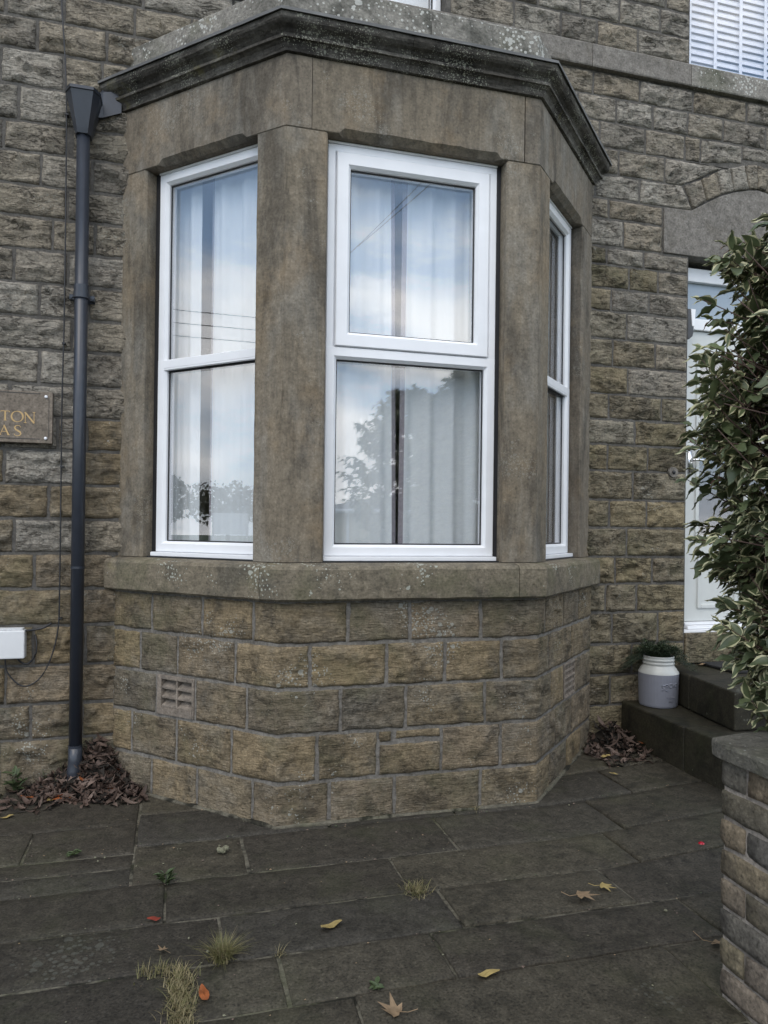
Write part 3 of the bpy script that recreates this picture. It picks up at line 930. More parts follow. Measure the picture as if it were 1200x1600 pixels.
def sweep(prof, name, mat, s0=-0.02, s1=S3 + 0.02, ends=True, jit=0.003, parent=house, splits=()):
    cuts = [s0] + list(splits) + [s1]
    for a, b in zip(cuts, cuts[1:]):
        ss = [a + 0.001] + [c for c in (S1, S2) if a < c < b] + [b - 0.001]
        full = []
        for p, q in zip(ss, ss[1:]):
            n = max(2, int((q - p) / 0.05))
            full += [p + (q - p) * i / n for i in range(n)]
        full.append(ss[-1])
        mb = MB()
        rings = []
        for s in full:
            rings.append([bayp(s, o + jit * fbm(s, k * 3.1, 2, 9, 3) * (1 if 0 < k < len(prof) - 1 else 0), z + 0.6 * jit * fbm(s, k * 2.3, 8, 9, 3)) for k, (o, z) in enumerate(prof)])
        mb.loft(rings)
        mb.build(name, mat, parent)


CP = [(IB, 3.7365), (PO + 0.006, 3.7365), (PO + 0.016, 3.739), (PO + 0.018, 3.748), (PO + 0.020, 3.756), (PO + 0.027, 3.770), (PO + 0.042, 3.781), (PO + 0.052, 3.784), (PO + 0.053, 3.797),
      (PO + 0.040, 3.801), (PO + 0.041, 3.808), (PO + 0.056, 3.822), (PO + 0.076, 3.832), (PO + 0.088, 3.842), (PO + 0.094, 3.852), (PO + 0.096, 3.874), (PO + 0.088, 3.880), (IB, 3.900)]
sweep(CP, 'cornice', M_CORN, s0=-0.10, s1=S3 + 0.10, splits=(S1 + 0.62,))
sweep([(-0.03, 3.8975), (0.072, 3.8845), (0.086, 3.8825), (0.086, 3.8725), (0.090, 3.8725), (0.091, 3.8865), (0.074, 3.8895), (-0.03, 3.9025)], 'lead_flashing', M_LEAD, s0=-0.10, s1=S3 + 0.10, jit=0.002)
sweep([(-0.30, 3.902), (-0.034, 3.905), (-0.036, 3.92), (-0.038, 4.095), (-0.046, 4.106), (-0.30, 4.112)], 'blocking_course', M_BLOCK, s0=0.0, s1=S3 - 0.0, splits=(S1 - 0.05, S1 + 0.75), jit=0.005)
mb = MB()
mb.prism(bay_poly(-0.29, 0.1), 3.80, 4.02)
mb.build('bay_roof', M_LEAD, house)


# --- bay windows
def frame_rect(mb, u0, u1, z0, z1, w_, o0, o1, mi=0, wz=None):
    """mitred rectangular frame with a sloped inner bead"""
    wz = wz or w_
    outer = [(u0, z0), (u1, z0), (u1, z1), (u0, z1)]
    b = 0.014
    mid = [(u0 + w_ - b, z0 + wz - b), (u1 - w_ + b, z0 + wz - b), (u1 - w_ + b, z1 - wz + b), (u0 + w_ - b, z1 - wz + b)]
    inn = [(u0 + w_, z0 + wz), (u1 - w_, z0 + wz), (u1 - w_, z1 - wz), (u0 + w_, z1 - wz)]
    e = 0.004
    oe = [(u0 + e, z0 + e), (u1 - e, z0 + e), (u1 - e, z1 - e), (u0 + e, z1 - e)]
    vs = [(u, o0, z) for u, z in outer] + [(u, o1 - e, z) for u, z in outer] + [(u, o1, z) for u, z in oe] + [(u, o1, z) for u, z in mid] + [(u, o1 - 0.016, z) for u, z in inn] + [(u, o0, z) for u, z in inn]
    fs = []
    for L in range(5):
        for i in range(4):
            j = (i + 1) % 4
            fs.append((L * 4 + i, L * 4 + j, (L + 1) * 4 + j, (L + 1) * 4 + i))
    for i in range(4):
        j = (i + 1) % 4
        fs.append((5 * 4 + i, 5 * 4 + j, j, i))
    mb.add(vs, fs, mi)


def pane(M, u0, u1, z0, z1, o, parent):
    mb = MB(M)
    mb.box(u0, u1, o - 0.022, o, z0, z1)
    mb.build('pane', M_GLASS, parent)
    gk = MB(M)
    t = 0.011
    for (a, b, c, d) in ((u0, u0 + t, z0, z1), (u1 - t, u1, z0, z1), (u0 + t, u1 - t, z1 - t, z1), (u0 + t, u1 - t, z0, z0 + t)):
        gk.box(a, b, o + 0.001, o + 0.006, c, d)
    gk.build('gasket', M_GASK, parent)


def bay_window(i, u0, u1, sash, tz0, tz1, label):
    M = face_M(i)
    zb, zt = 1.300, 3.372
    f = MB(M)
    OF, OB = -0.090, -0.160
    w_ = 0.058
    g0 = 0.0
    frame_rect(f, u0, u1, zb, tz1, w_, OB, OF)
    frame_rect(f, u0, u1, tz0 + 0.0, zt, w_ if not sash else 0.05, OB, OF - 0.0012)
    win = f.build('window', M_UPVC, house)
    win['label'] = label
    sb = MB(M)
    sb.box(u0 - 0.006, u1 + 0.006, OB, -0.058, 1.277, 1.2985)
    sb.build('window_board', M_UPVC, win, bevel=0.003)
    hd = MB(M)
    hd.box(u0, u1, OB, -0.086, zt + 0.001, 3.3835)
    hd.build('head_trim', M_UPVC, win, bevel=0.002)
    se = MB(M)
    se.box(u0 - 0.045, u0 - 0.0015, OB, OF - 0.006, 1.272, 3.384)
    se.box(u1 + 0.0015, u1 + 0.045, OB, OF - 0.006, 1.272, 3.384)
    se.box(u0 - 0.022, u1 + 0.016, OB, -0.050, 1.2690, 1.2765)
    se.build('sealant', M_GASK, win)
    a, b = u0 + w_, u1 - w_
    pane(M, a - 0.004, b + 0.004, zb + w_ - 0.004, tz1 - w_ + 0.004, -0.125, win)
    if sash:
        s = MB(M)
        frame_rect(s, u0 + 0.046, u1 - 0.046, tz0 + 0.045, zt - 0.040, 0.073, OB + 0.004, -0.082)
        so = s.build('opening_sash', M_UPVC, win)
        pane(M, u0 + 0.115, u1 - 0.115, tz0 + 0.114, zt - 0.109, -0.118, win)
    else:
        pane(M, a - 0.004, b + 0.004, tz0 + w_ - 0.004, zt - w_ + 0.004, -0.125, win)
    return win


bay_window(0, 0.222, OL1 + 0.012, False, 2.292 - 0.0, 2.350, 'tall white window on the left face of the bay')
bay_window(1, OF0 - S1 + 0.014, OF1 - S1 - 0.024, True, 2.312, 2.352, 'wide white window with top-hung sash on the front of the bay')
bay_window(2, OR0 - S2 - 0.012, OR1 - S2 - 0.008, False, 2.292, 2.350, 'narrow-looking white window on the right face of the bay')

# --- room behind the bay
r_ = MB()
r_.prism(bay_poly(-0.31, 0.30), 0.95, 1.05)
r_.box(-0.9, 2.3, 0.36, 4.6, 0.70, 0.80)
r_.build('room_floor', M_ROOMF, house)
r_ = MB()
r_.prism(bay_poly(-0.285, 0.30), 3.50, 3.56)
r_.box(-0.9, 2.3, 0.30, 4.6, 3.52, 3.62)
r_.box(-0.95, -0.85, 0.36, 4.6, 0.8, 3.6)
r_.box(2.25, 2.35, 0.36, 4.6, 0.8, 3.6)
r_.box(-0.95, 2.35, 4.6, 4.7, 0.8, 3.6)
r_.build('room_wall', M_ROOM, house)

# --- upper windows
def upper_window(x0, x1, label, fw=0.05):
    M = Matrix(((1, 0, 0, 0), (0, -1, 0, 0), (0, 0, 1, 0), (0, 0, 0, 1)))
    f = MB(M)
    frame_rect(f, x0 + 0.002, x1 - 0.002, 4.672, 6.298, fw, -0.17, -0.10)
    win = f.build('window', M_UPVC, house)
    win['label'] = label
    pane(M, x0 + fw, x1 - fw, 4.672 + fw, 6.298 - fw, -0.125, win)
    b = MB()
    b.box(x0 - 0.2, x1 + 0.2, 1.2, 1.25, 4.3, 6.5)
    b.build('room_wall', M_ROOM, house)


upper_window(0.10, 1.11, 'upper window above the bay')
upper_window(2.895, 3.95, 'upper window with a slatted blind', 0.022)

# --- house roof
mb = MB()
mb.add([(-6.6, -0.25, 6.95), (6.6, -0.25, 6.95), (6.6, 4.15, 10.0), (-6.6, 4.15, 10.0), (-6.6, 8.6, 6.95), (6.6, 8.6, 6.95),
        (-6.6, -0.25, 6.85), (6.6, -0.25, 6.85), (6.6, 8.6, 6.85), (-6.6, 8.6, 6.85)],
       [(0, 1, 2, 3), (3, 2, 5, 4), (0, 6, 7, 1), (4, 5, 8, 9), (6, 9, 8, 7), (0, 3, 4, 9, 6), (1, 7, 8, 5, 2)])
mb.build('roof', M_ROOF, house)

# --- front door
f = MB()
DY0, DY1 = 0.10, 0.18
for (x0, x1, z0, z1) in ((2.905, 2.975, 0.765, 3.31), (3.965, 4.035, 0.765, 3.31), (2.975, 3.965, 3.215, 3.31), (2.975, 3.965, 2.875, 2.955)):
    f.box(x0, x1, DY0, DY1, z0, z1)
door = f.build('front_door', M_UPVC, house, bevel=0.006)
mb = MB()
mb.box(2.975, 3.965, 0.055, 0.19, 0.762, 0.785)
mb.box(2.975, 3.965, 0.085, 0.19, 0.787, 0.805)
mb.box(2.905, 4.035, 0.02, 0.19, 0.742, 0.760)
mb.build('threshold', M_UPVC, door, bevel=0.003)
mb = MB()
mb.box(2.978, 3.962, 0.125, 0.17, 0.808, 2.872)
leaf_ = mb.build('door_leaf', M_PANEL, door, bevel=0.004)
mb = MB()


def mould(mb, x0, x1, z0, z1, y, t=0.028):
    for (a, b, c, d) in ((x0, x0 + t, z0, z1), (x1 - t, x1, z0, z1), (x0 + t, x1 - t, z0, z0 + t), (x0 + t, x1 - t, z1 - t, z1)):
        mb.box(a, b, y - 0.014, y + 0.003, c, d)


for (x0, x1, z0, z1) in ((3.075, 3.44, 1.39, 2.70), (3.50, 3.865, 1.39, 2.70), (3.10, 3.44, 0.90, 1.26), (3.50, 3.84, 0.90, 1.26)):
    mould(mb, x0, x1, z0, z1, 0.125)
mb.build('panel_moulding', M_PANEL, door, bevel=0.005)
mb = MB()
mb.box(3.103, 3.412, 0.119, 0.124, 1.418, 2.672)
mb.box(3.528, 3.837, 0.119, 0.124, 1.418, 2.672)
mb.build('door_glass', M_GLASS, door)
mb = MB()
mb.box(3.103, 3.412, 0.1242, 0.1248, 1.418, 2.672)
mb.box(3.528, 3.837, 0.1242, 0.1248, 1.418, 2.672)
mb.build('glass_backing', M_LAMP, door)
mb = MB()
mb.box(2.975, 3.965, 0.135, 0.155, 2.955, 3.215)
mb.build('fanlight', M_FROST, door)
mb = MB()
mb.tube([(3.03, 0.125, 1.95), (3.03, 0.07, 1.95)], 0.010)
mb.tube([(3.03, 0.075, 1.95), (3.05, 0.068, 1.952), (3.13, 0.068, 1.95)], 0.010)
mb.box(3.008, 3.052, 0.112, 0.1245, 1.86, 2.02)
mb.build('handle', M_STEEL, door, smooth=True)
mb = MB()
mb.box(2.975, 3.965, 0.30, 0.34, 0.8, 3.3)
mb.build('inner_lobby_wall', M_LAMP, door)

# --- steps to the door
steps = empty('door_steps', (2.4, -0.5, 0), 'two mossy dark stone steps up to the white door', 'steps')


def step_stone(poly, z0, z1, name='step_stone'):
    mb = MB()
    mb.prism(poly, z0, z1)
    o = mb.build(name, M_STEP, steps, bevel=0.014, seg=3)
    return o


step_stone([(2.40, -0.02), (2.375, -0.690), (3.30, -0.690), (3.30, -0.02)], -0.05, 0.308)
step_stone([(2.375, -0.696), (2.365, -1.20), (4.6, -1.20), (4.6, -0.696)], -0.05, 0.312)
step_stone([(3.306, -0.02), (3.306, -0.690), (4.6, -0.690), (4.6, -0.02)], -0.05, 0.306)
step_stone([(2.745, -0.02), (2.665, -0.36), (3.5, -0.36), (3.5, -0.02)], 0.314, 0.532)
step_stone([(2.665, -0.366), (2.580, -0.86), (3.62, -0.86), (3.5, -0.366)], 0.314, 0.535)
step_stone([(3.51, -0.02), (3.51, -0.366), (3.63, -0.86), (4.5, -0.86), (4.5, -0.02)], 0.314, 0.530)
mb = MB()
mb.box(2.908, 4.033, -0.012, 0.10, 0.537, 0.7405)
mb.build('threshold_stone', M_OLIV, house, bevel=0.008)

# ================================================================== THINGS ON THE HOUSE
# --- rainwater pipe
pipe = empty('downpipe', (-0.988, -0.08, 0.1), 'black plastic downpipe with hopper head left of the bay', 'downpipe')
PX, PY = -0.988, -0.082
mb = MB()
mb.tube([(PX, PY, 0.245), (PX, PY, 3.56)], 0.034, 20)
mb.build('pipe', M_PIPE, pipe, smooth=True)
for z in (2.675, 0.245, 1.205):
    mb = MB()
    mb.tube([(PX, PY, z), (PX, PY, z + 0.055 if z > 2 else z + 0.012)], 0.0385 if z > 2 else 0.0365, 20)
    mb.build('collar', M_PIPE, pipe)
mb = MB()
mb.tube([(PX, PY, 0.25), (PX, PY, 0.17), (PX - 0.004, PY - 0.006, 0.12), (PX - 0.008, PY - 0.02, 0.05)], [0.036, 0.036, 0.036, 0.036], 18)
mb.build('shoe', M_PIPE, pipe, smooth=True)
mb = MB()
mb.box(PX - 0.062, PX + 0.062, -0.012, 0.0, 2.655, 2.695)
mb.tube([(PX, PY, 2.66), (PX, PY, 2.69)], 0.041, 20)
for s in (-1, 1):
    mb.box(PX + s * 0.052 - 0.012, PX + s * 0.052 + 0.012, -0.05, 0.0, 2.662, 2.688)
    mb.tube([(PX + s * 0.055, -0.05, 2.675), (PX + s * 0.055, -0.058, 2.675)], 0.009, 8)
mb.build('bracket', M_PIPE, pipe)
mb = MB()


def octo(cx, y0, hw, dp, z, ch=0.35):
    return [(cx - hw, y0, z), (cx - hw, y0 - dp * (1 - ch), z), (cx - hw * (1 - ch), y0 - dp, z), (cx + hw * (1 - ch), y0 - dp, z), (cx + hw, y0 - dp * (1 - ch), z), (cx + hw, y0, z)]


mb.loft([octo(PX, -0.042, 0.040, 0.082, 3.535), octo(PX, -0.030, 0.045, 0.100, 3.56), octo(PX, -0.003, 0.086, 0.165, 3.742), octo(PX, -0.003, 0.090, 0.172, 3.744), octo(PX, -0.003, 0.090, 0.172, 3.760),
         octo(PX, -0.008, 0.084, 0.160, 3.760), octo(PX, -0.02, 0.060, 0.110, 3.70)])
hop = mb.build('hopper_head', M_PIPE, pipe)
mb = MB()
mb.loft([[(-0.955, -0.02, 3.66), (-0.955, -0.05, 3.66), (-0.955, -0.05, 3.75), (-0.955, -0.02, 3.755)], [(-0.90, -0.005, 3.68), (-0.895, -0.030, 3.68), (-0.895, -0.030, 3.82), (-0.90, -0.005, 3.845)],
         [(-0.84, -0.005, 3.74), (-0.80, -0.03, 3.72), (-0.80, -0.03, 3.84), (-0.84, -0.005, 3.84)]])
mb.build('outlet_chute', M_PIPE, pipe)

# --- stone name plaque (only the end of the name is in the picture)
plaque = empty('name_plaque', (-1.4, -0.02, 2.0), 'brown stone name plaque with gold lettering left of the downpipe', 'plaque')
mb = MB()
mb.box(-1.90, -1.128, -0.050, -0.012, 1.876, 2.152)
mb.build('plate', M_PLAQ, plaque, bevel=0.003)
mb = MB()
for z in (2.140, 1.897):
    mb.box(-1.86, -1.188, -0.0512, -0.0504, z - 0.0016, z + 0.0016)
for x in (-1.146,):
    mb.box(x - 0.001, x + 0.001, -0.0512, -0.0504, 1.91, 2.12)
mb.build('incised_border', M_GASK, plaque)
for z in (2.125, 1.902):
    mb = MB()
    mb.tube([(-1.160, -0.050, z), (-1.160, -0.0555, z), (-1.160, -0.058, z)], [0.0085, 0.0085, 0.005], 14)
    mb.build('screw_cap', M_UPVC, plaque, smooth=True)


def ribbon(mb, pts, wd, y):
    """flat stroke lying in the plaque plane; wd: width or list"""
    n = len(pts)
    vs = []
    for i, (x, z) in enumerate(pts):
        ax, az = pts[max(0, i - 1)]
        bx, bz = pts[min(n - 1, i + 1)]
        dx, dz = bx - ax, bz - az
        L = math.hypot(dx, dz) or 1
        w2 = (wd[i] if hasattr(wd, '__len__') else wd) / 2
        vs += [(x - dz / L * w2, y, z + dx / L * w2), (x + dz / L * w2, y, z - dx / L * w2)]
    m = len(vs)
    vs += [(x, y + 0.0016, z) for x, _, z in vs]
    fs = [(2 * i, 2 * i + 2, 2 * i + 3, 2 * i + 1) for i in range(n - 1)]
    fs += [(2 * i, 2 * i + m, 2 * i + 2 + m, 2 * i + 2) for i in range(n - 1)] + [(2 * i + 1, 2 * i + 3, 2 * i + 3 + m, 2 * i + 1 + m) for i in range(n - 1)]
    mb.add(vs, fs)


def letter(ch, x, z, h, y=-0.0512):
    """serif capitals with thick and thin strokes"""
    mb = MB()
    T, t = h * 0.15, h * 0.055
    if ch == 'T':
        ribbon(mb, [(x + .42 * h, z), (x + .42 * h, z + h)], T, y)
        ribbon(mb, [(x + .02 * h, z + h * .97), (x + .82 * h, z + h * .97)], t * 1.2, y - .0002)
        ribbon(mb, [(x + .03 * h, z + h * .99), (x + .01 * h, z + h * .84)], t, y - .0003)
        ribbon(mb, [(x + .81 * h, z + h * .99), (x + .83 * h, z + h * .84)], t, y - .0003)
        ribbon(mb, [(x + .28 * h, z + t / 2), (x + .56 * h, z + t / 2)], t, y - .0002)
    elif ch == 'O':
        pts, wd = [], []
        for k in range(29):
            a = 2 * math.pi * k / 28 + 0.3
            pts.append((x + .54 * h + .50 * h * math.cos(a), z + h / 2 + h * .5 * math.sin(a)))
            wd.append(t + (T - t) * abs(math.cos(a - 0.25)) ** 1.5)
        ribbon(mb, pts, wd, y)
    elif ch == 'N':
        ribbon(mb, [(x + .12 * h, z), (x + .12 * h, z + h)], t, y)
        ribbon(mb, [(x + .88 * h, z), (x + .88 * h, z + h)], t, y)
        ribbon(mb, [(x + .08 * h, z + h), (x + .90 * h, z - .03 * h)], T * .9, y - .0002)
        for sx, sz in ((.12, 0), (.88, 1)):
            ribbon(mb, [(x + (sx - .12) * h, z + h * sz), (x + (sx + .12) * h, z + h * sz)], t, y - .0003)
    elif ch == 'A':
        ribbon(mb, [(x + .05 * h, z), (x + .46 * h, z + h)], t, y)
        ribbon(mb, [(x + .42 * h, z + h * 1.02), (x + .86 * h, z)], T * .9, y - .0002)
        ribbon(mb, [(x + .2 * h, z + .36 * h), (x + .68 * h, z + .36 * h)], t, y - .0003)
        ribbon(mb, [(x - .06 * h, z + t / 2), (x + .16 * h, z + t / 2)], t, y - .0003)
        ribbon(mb, [(x + .74 * h, z + t / 2), (x + .98 * h, z + t / 2)], t, y - .0003)
    elif ch == 'S':
        pts = [(.60, .82), (.52, .95), (.34, 1.0), (.14, .92), (.08, .76), (.18, .60), (.38, .48), (.56, .36), (.62, .20), (.52, .06), (.32, .0), (.12, .05), (.04, .2)]
        wd = [t, t, t, T * .6, T * .8, T, T, T, T * .8, T * .6, t, t, t]
        ribbon(mb, [(x + a * h, z + b * h) for a, b in pts], wd, y)
    mb.build('letter', M_GOLD, plaque)


letter('T', -1.381, 1.989, 0.052)
letter('O', -1.331, 1.985, 0.056)
letter('N', -1.268, 1.982, 0.056)
letter('A', -1.386, 1.912, 0.052)
letter('S', -1.317, 1.910, 0.056)

# --- service box and cables
sbox = empty('service_box', (-1.4, -0.03, 0.8), 'white plastic service box on the wall near the downpipe', 'utility box')
mb = MB()
mb.box(-1.52, -1.246, -0.075, -0.012, 0.728, 0.878)
mb.build('cover', M_BOX, sbox, bevel=0.008, seg=3)
mb = MB()
mb.box(-1.50, -1.258, -0.060, -0.014, 0.880, 0.888)
for q in range(9):
    mb.box(-1.49 + q * 0.026, -1.472 + q * 0.026, -0.066, -0.058, 0.8795, 0.8885)
mb.build('vent_strip', M_BOX, sbox)


def cable(name, pts, r, label, cat='cable', group=None):
    mb = MB()
    P = [Vector(p) for p in pts]
    out = []
    for i in range(len(P) - 1):
        p0, p1, p2, p3 = P[max(0, i - 1)], P[i], P[i + 1], P[min(len(P) - 1, i + 2)]
        for k in range(6):
            t = k / 6
            out.append(0.5 * ((2 * p1) + (p2 - p0) * t + (2 * p0 - 5 * p1 + 4 * p2 - p3) * t * t + (3 * p1 - p0 - 3 * p2 + p3) * t ** 3))
    out.append(P[-1])
    mb.tube(out, r, 6)
    return tag(mb.build(name, M_CABLE, smooth=True), label, cat, group)


cable('cable', [(-1.13, -0.03, 4.66), (-1.115, -0.032, 4.302), (-1.083, -0.034, 3.801), (-1.078, -0.034, 3.119), (-1.078, -0.034, 2.55), (-1.084, -0.032, 2.069), (-1.083, -0.034, 1.161), (-1.092, -0.036, 0.847),
                (-1.157, -0.038, 0.64), (-1.251, -0.04, 0.575), (-1.331, -0.04, 0.647), (-1.345, -0.045, 0.73)], 0.0042, 'long thin black cable running down the wall beside the downpipe')
cable('cable', [(-1.26, -0.05, 0.872), (-1.20, -0.032, 0.876), (-1.16, -0.032, 0.885), (-1.125, -0.012, 0.905)], 0.006, 'short black cable leaving the top corner of the white service box')
cable('cable', [(-1.288, -0.05, 0.735), (-1.27, -0.04, 0.705), (-1.235, -0.034, 0.695), (-1.20, -0.034, 0.74), (-1.195, -0.03, 0.80), (-1.205, -0.01, 0.845)], 0.005, 'small black cable loop under the white service box')
for z, where in ((3.66, 'just below the hopper head'), (2.42, 'above the name plaque'), (1.75, 'below the name plaque'), (0.93, 'above the white service box')):
    mb = MB()
    mb.box(-1.088, -1.070, -0.042, -0.004, z, z + 0.008)
    tag(mb.build('cable_clip', M_CABLE), 'small black clip on the thin cable ' + where, 'clip', 'cable clips on the wall')

# --- round bell push and door sensor
bell = empty('door_bell', (2.787, -0.02, 1.849), 'small round clear disc on the wall left of the door', 'door bell')
mb = MB()
mb.tube([(2.787, -0.008, 1.849), (2.787, -0.026, 1.849)], [0.036, 0.034], 24)
mb.build('disc', M_LINT, bell)
mb = MB()
mb.tube([(2.787, -0.026, 1.849), (2.787, -0.032, 1.849), (2.787, -0.036, 1.849)], [0.014, 0.012, 0.004], 14)
mb.build('button', M_GASK, bell)
lamp = empty('wall_lamp', (2.93, 0.02, 2.88), 'charcoal and white outdoor lamp beside the door head', 'wall lamp')
mb = MB()
mb.loft([[(2.907, 0.0, z), (2.907, 0.07, z), (2.907 + d, 0.07, z), (2.907 + d, 0.0, z)] for z, d in ((2.775, 0.012), (2.80, 0.040), (2.86, 0.048), (2.875, 0.030), (2.985, 0.022))])
mb.build('body', M_LAMP, lamp, bevel=0.003)
mb = MB()
mb.loft([[(2.907 + a, -0.003, z), (2.907 + a, 0.073, z), (2.907 + d, 0.073, z), (2.907 + d, -0.003, z)] for z, a, d in ((2.866, 0.033, 0.052), (2.985, 0.0235, 0.060))])
mb.build('diffuser', M_UPVC, lamp, bevel=0.003)


# --- curtains and blind
def curtain(i, u0, u1, z0, z1, o, folds, label, skew=0.0, edge=None, wav=0.016):
    M = face_M(i)
    c = empty('curtain', tuple(M @ Vector(((u0 + u1) / 2, o, z0))), label, 'curtain')
    nu, nv = max(16, int((u1 - u0) / 0.012)), 12
    sd = rnd.random() * 9

    def P(a, v):
        u = u0 + (u1 - u0) * a + skew * (1 - v) * a
        ph = a * folds * 2 * math.pi + sd
        return (u, o + wav * math.sin(ph) * (0.7 + 0.3 * v) + 0.005 * math.sin(ph * 2.3 + v * 2), z0 + (z1 - z0) * v)
    mb = MB(M)
    vs = [P(a / nu, v / nv) for v in range(nv + 1) for a in range(nu + 1)]
    n = nu + 1
    mb.add(vs, [(j * n + k, j * n + k + 1, (j + 1) * n + k + 1, (j + 1) * n + k) for j in range(nv) for k in range(nu)])
    mb.build('drape', M_CURT, c, smooth=True)
    if edge:
        mb = MB(M)
        a = 1.0 if edge > 0 else 0.0
        vs = []
        for v in range(nv + 1):
            p = P(a, v / nv)
            q = (p[0] + edge * 0.024, p[1] - 0.012, p[2])
            vs += [p, q]
        mb.add(vs, [(2 * k, 2 * k + 1, 2 * k + 3, 2 * k + 2) for k in range(nv)])
        mb.build('lining_edge', M_LINE, c, smooth=True)
    return c


curtain(1, 0.02, 0.600, 1.28, 3.47, -0.235, 4.0, 'white curtain at the left half of the front bay window', 0.030, 1)
curtain(1, 0.690, 1.33, 1.28, 3.47, -0.245, 4.4, 'white curtain at the right half of the front bay window', 0.0, -1, 0.02)
curtain(0, 0.10, 0.40, 1.28, 3.47, -0.235, 1.7, 'narrow white curtain at the outer edge of the left bay window', 0.0, 0)
curtain(0, 0.475, 1.05, 1.28, 3.47, -0.235, 3.4, 'wide white curtain inside the left bay window beside the corner post', 0.0, -1)
curtain(2, 0.12, 0.42, 1.28, 3.47, -0.24, 2.0, 'white curtain inside the right-hand bay window nearest the front', 0.0, 0)
curtain(2, 0.70, 1.05, 1.28, 3.47, -0.24, 2.2, 'white curtain inside the right-hand bay window nearest the wall', 0.0, 0)
blind = empty('window_blind', (3.42, 0.19, 4.7), 'white slatted blind in the upper right window', 'blind')
slat_me = None
z = 4.70
while z < 6.26:
    if slat_me is None:
        mb = MB()
        mb.loft([[(x, 0.002, -0.0235), (x, 0.0, -0.022), (x, 0.016, 0.024), (x, 0.018, 0.0225)] for x in (-0.495, 0.495)])
        o = mb.build('slat', M_BLIND, None)
        slat_me = o.data
        o.parent = blind
    else:
        o = link('slat', slat_me, blind)
    o.location = (0.0, 0.0, z - 4.7 + 0.01)
    z += 0.0520
for x in (3.03, 3.25, 3.47, 3.69, 3.88):
    mb = MB()
    mb.box(x - 0.013, x + 0.013, 0.176, 0.1775, 4.69, 6.27)
    mb.build('ladder_tape', M_BLIND, blind)
mb = MB()
mb.box(-0.02 + 0.12, 1.09, 0.30, 0.31, 4.70, 6.28)
tag(mb.build('window_blind', M_CURT), 'plain pale blind behind the upper window above the bay', 'blind')

# ================================================================== GARDEN WALL
gw = empty('garden_wall', (1.28, -3.2, 0), 'low weathered brick garden wall with stone coping in the right foreground', 'garden wall')
GX0, GX1, GY = 1.170, 1.395, -2.425
CH = 0.0925
mb = MB()
mb.box(GX0 + 0.0085, GX1 - 0.0085, -4.8, GY - 0.009, -0.08, 8 * CH)
mb.build('mortar_core', M_MORTW, gw)
for k in range(8):
    y = GY
    z0 = 0.002 + k * CH
    first = True
    while y > -4.75:
        L = (0.108 if k % 2 == 1 else 0.222) if first else 0.222
        first = False
        y1 = max(y - L, -4.79)
        if y - y1 > 0.04:
            mb = MB()
            off = rnd.uniform(-0.003, 0.002)
            xs0, xs1, ys0, ys1, zz0, zz1 = GX0 + off, GX1 - off, y1 + 0.006, y - rnd.uniform(0, 0.006), z0 + 0.006, z0 + CH - 0.006
            nx, ny, nz = 2, 6, 3
            bmx = bmesh.new()
            mb.box(xs0, xs1, ys0, ys1, zz0, zz1)
            o = mb.build('brick', M_BRICK, gw, bevel=0.0)
            bmx.from_mesh(o.data)
            bmesh.ops.subdivide_edges(bmx, edges=bmx.edges, cuts=3, use_grid_fill=True)
            c = Vector(((xs0 + xs1) / 2, (ys0 + ys1) / 2, (zz0 + zz1) / 2))
            hs = Vector(((xs1 - xs0) / 2, (ys1 - ys0) / 2, (zz1 - zz0) / 2))
            for vv in bmx.verts:
                q = [abs((vv.co - c)[i]) / hs[i] for i in range(3)]
                ed = sum(1 for a in q if a > 0.99)
                n = noise.fractal(vv.co * 18, 0.8, 2, 3)
                n2 = noise.fractal(vv.co * 45 + Vector((k, 0, 0)), 0.8, 2, 2)
                pull = 0.0
                if ed == 2:
                    pull = 0.0012 + 0.005 * max(0, n2)
                elif ed == 3:
                    pull = 0.003 + 0.007 * max(0, n2)
                d = (vv.co - c)
                for i in range(3):
                    if q[i] > 0.99:
                        vv.co[i] -= math.copysign(pull * (0.7 if ed > 1 else 0) - 0.0025 * n, d[i])
            bmx.to_mesh(o.data)
            bmx.free()
            o.data.shade_smooth()
        y = y1
for (a, b) in ((GY + 0.022, -3.05), (-3.056, -3.75), (-3.756, -4.8)):
    mb = MB()
    rings = []
    n = 16
    for i in range(n + 1):
        y = a + (b - a) * i / n
        e = [0.006 * fbm(y, q, 3, 10, 3) for q in range(6)]
        s = 0.012 if i == 0 and a > -2.5 else 0.0
        rings.append([(GX0 - 0.026 + e[0] * .7 + s, y, 0.744 + e[1] * .4), (GX0 - 0.030 + e[1] * .7 + s, y, 0.786 + e[0] * .6), (GX0 - 0.026 + e[2] + s, y, 0.797), (1.28, y, 0.806 + e[3] * .5), (GX1 + 0.026, y, 0.797),
                      (GX1 + 0.035 + e[4], y, 0.785), (GX1 + 0.035, y, 0.744)])
    mb.loft(rings)
    mb.build('coping', M_COPE, gw, bevel=0.004)

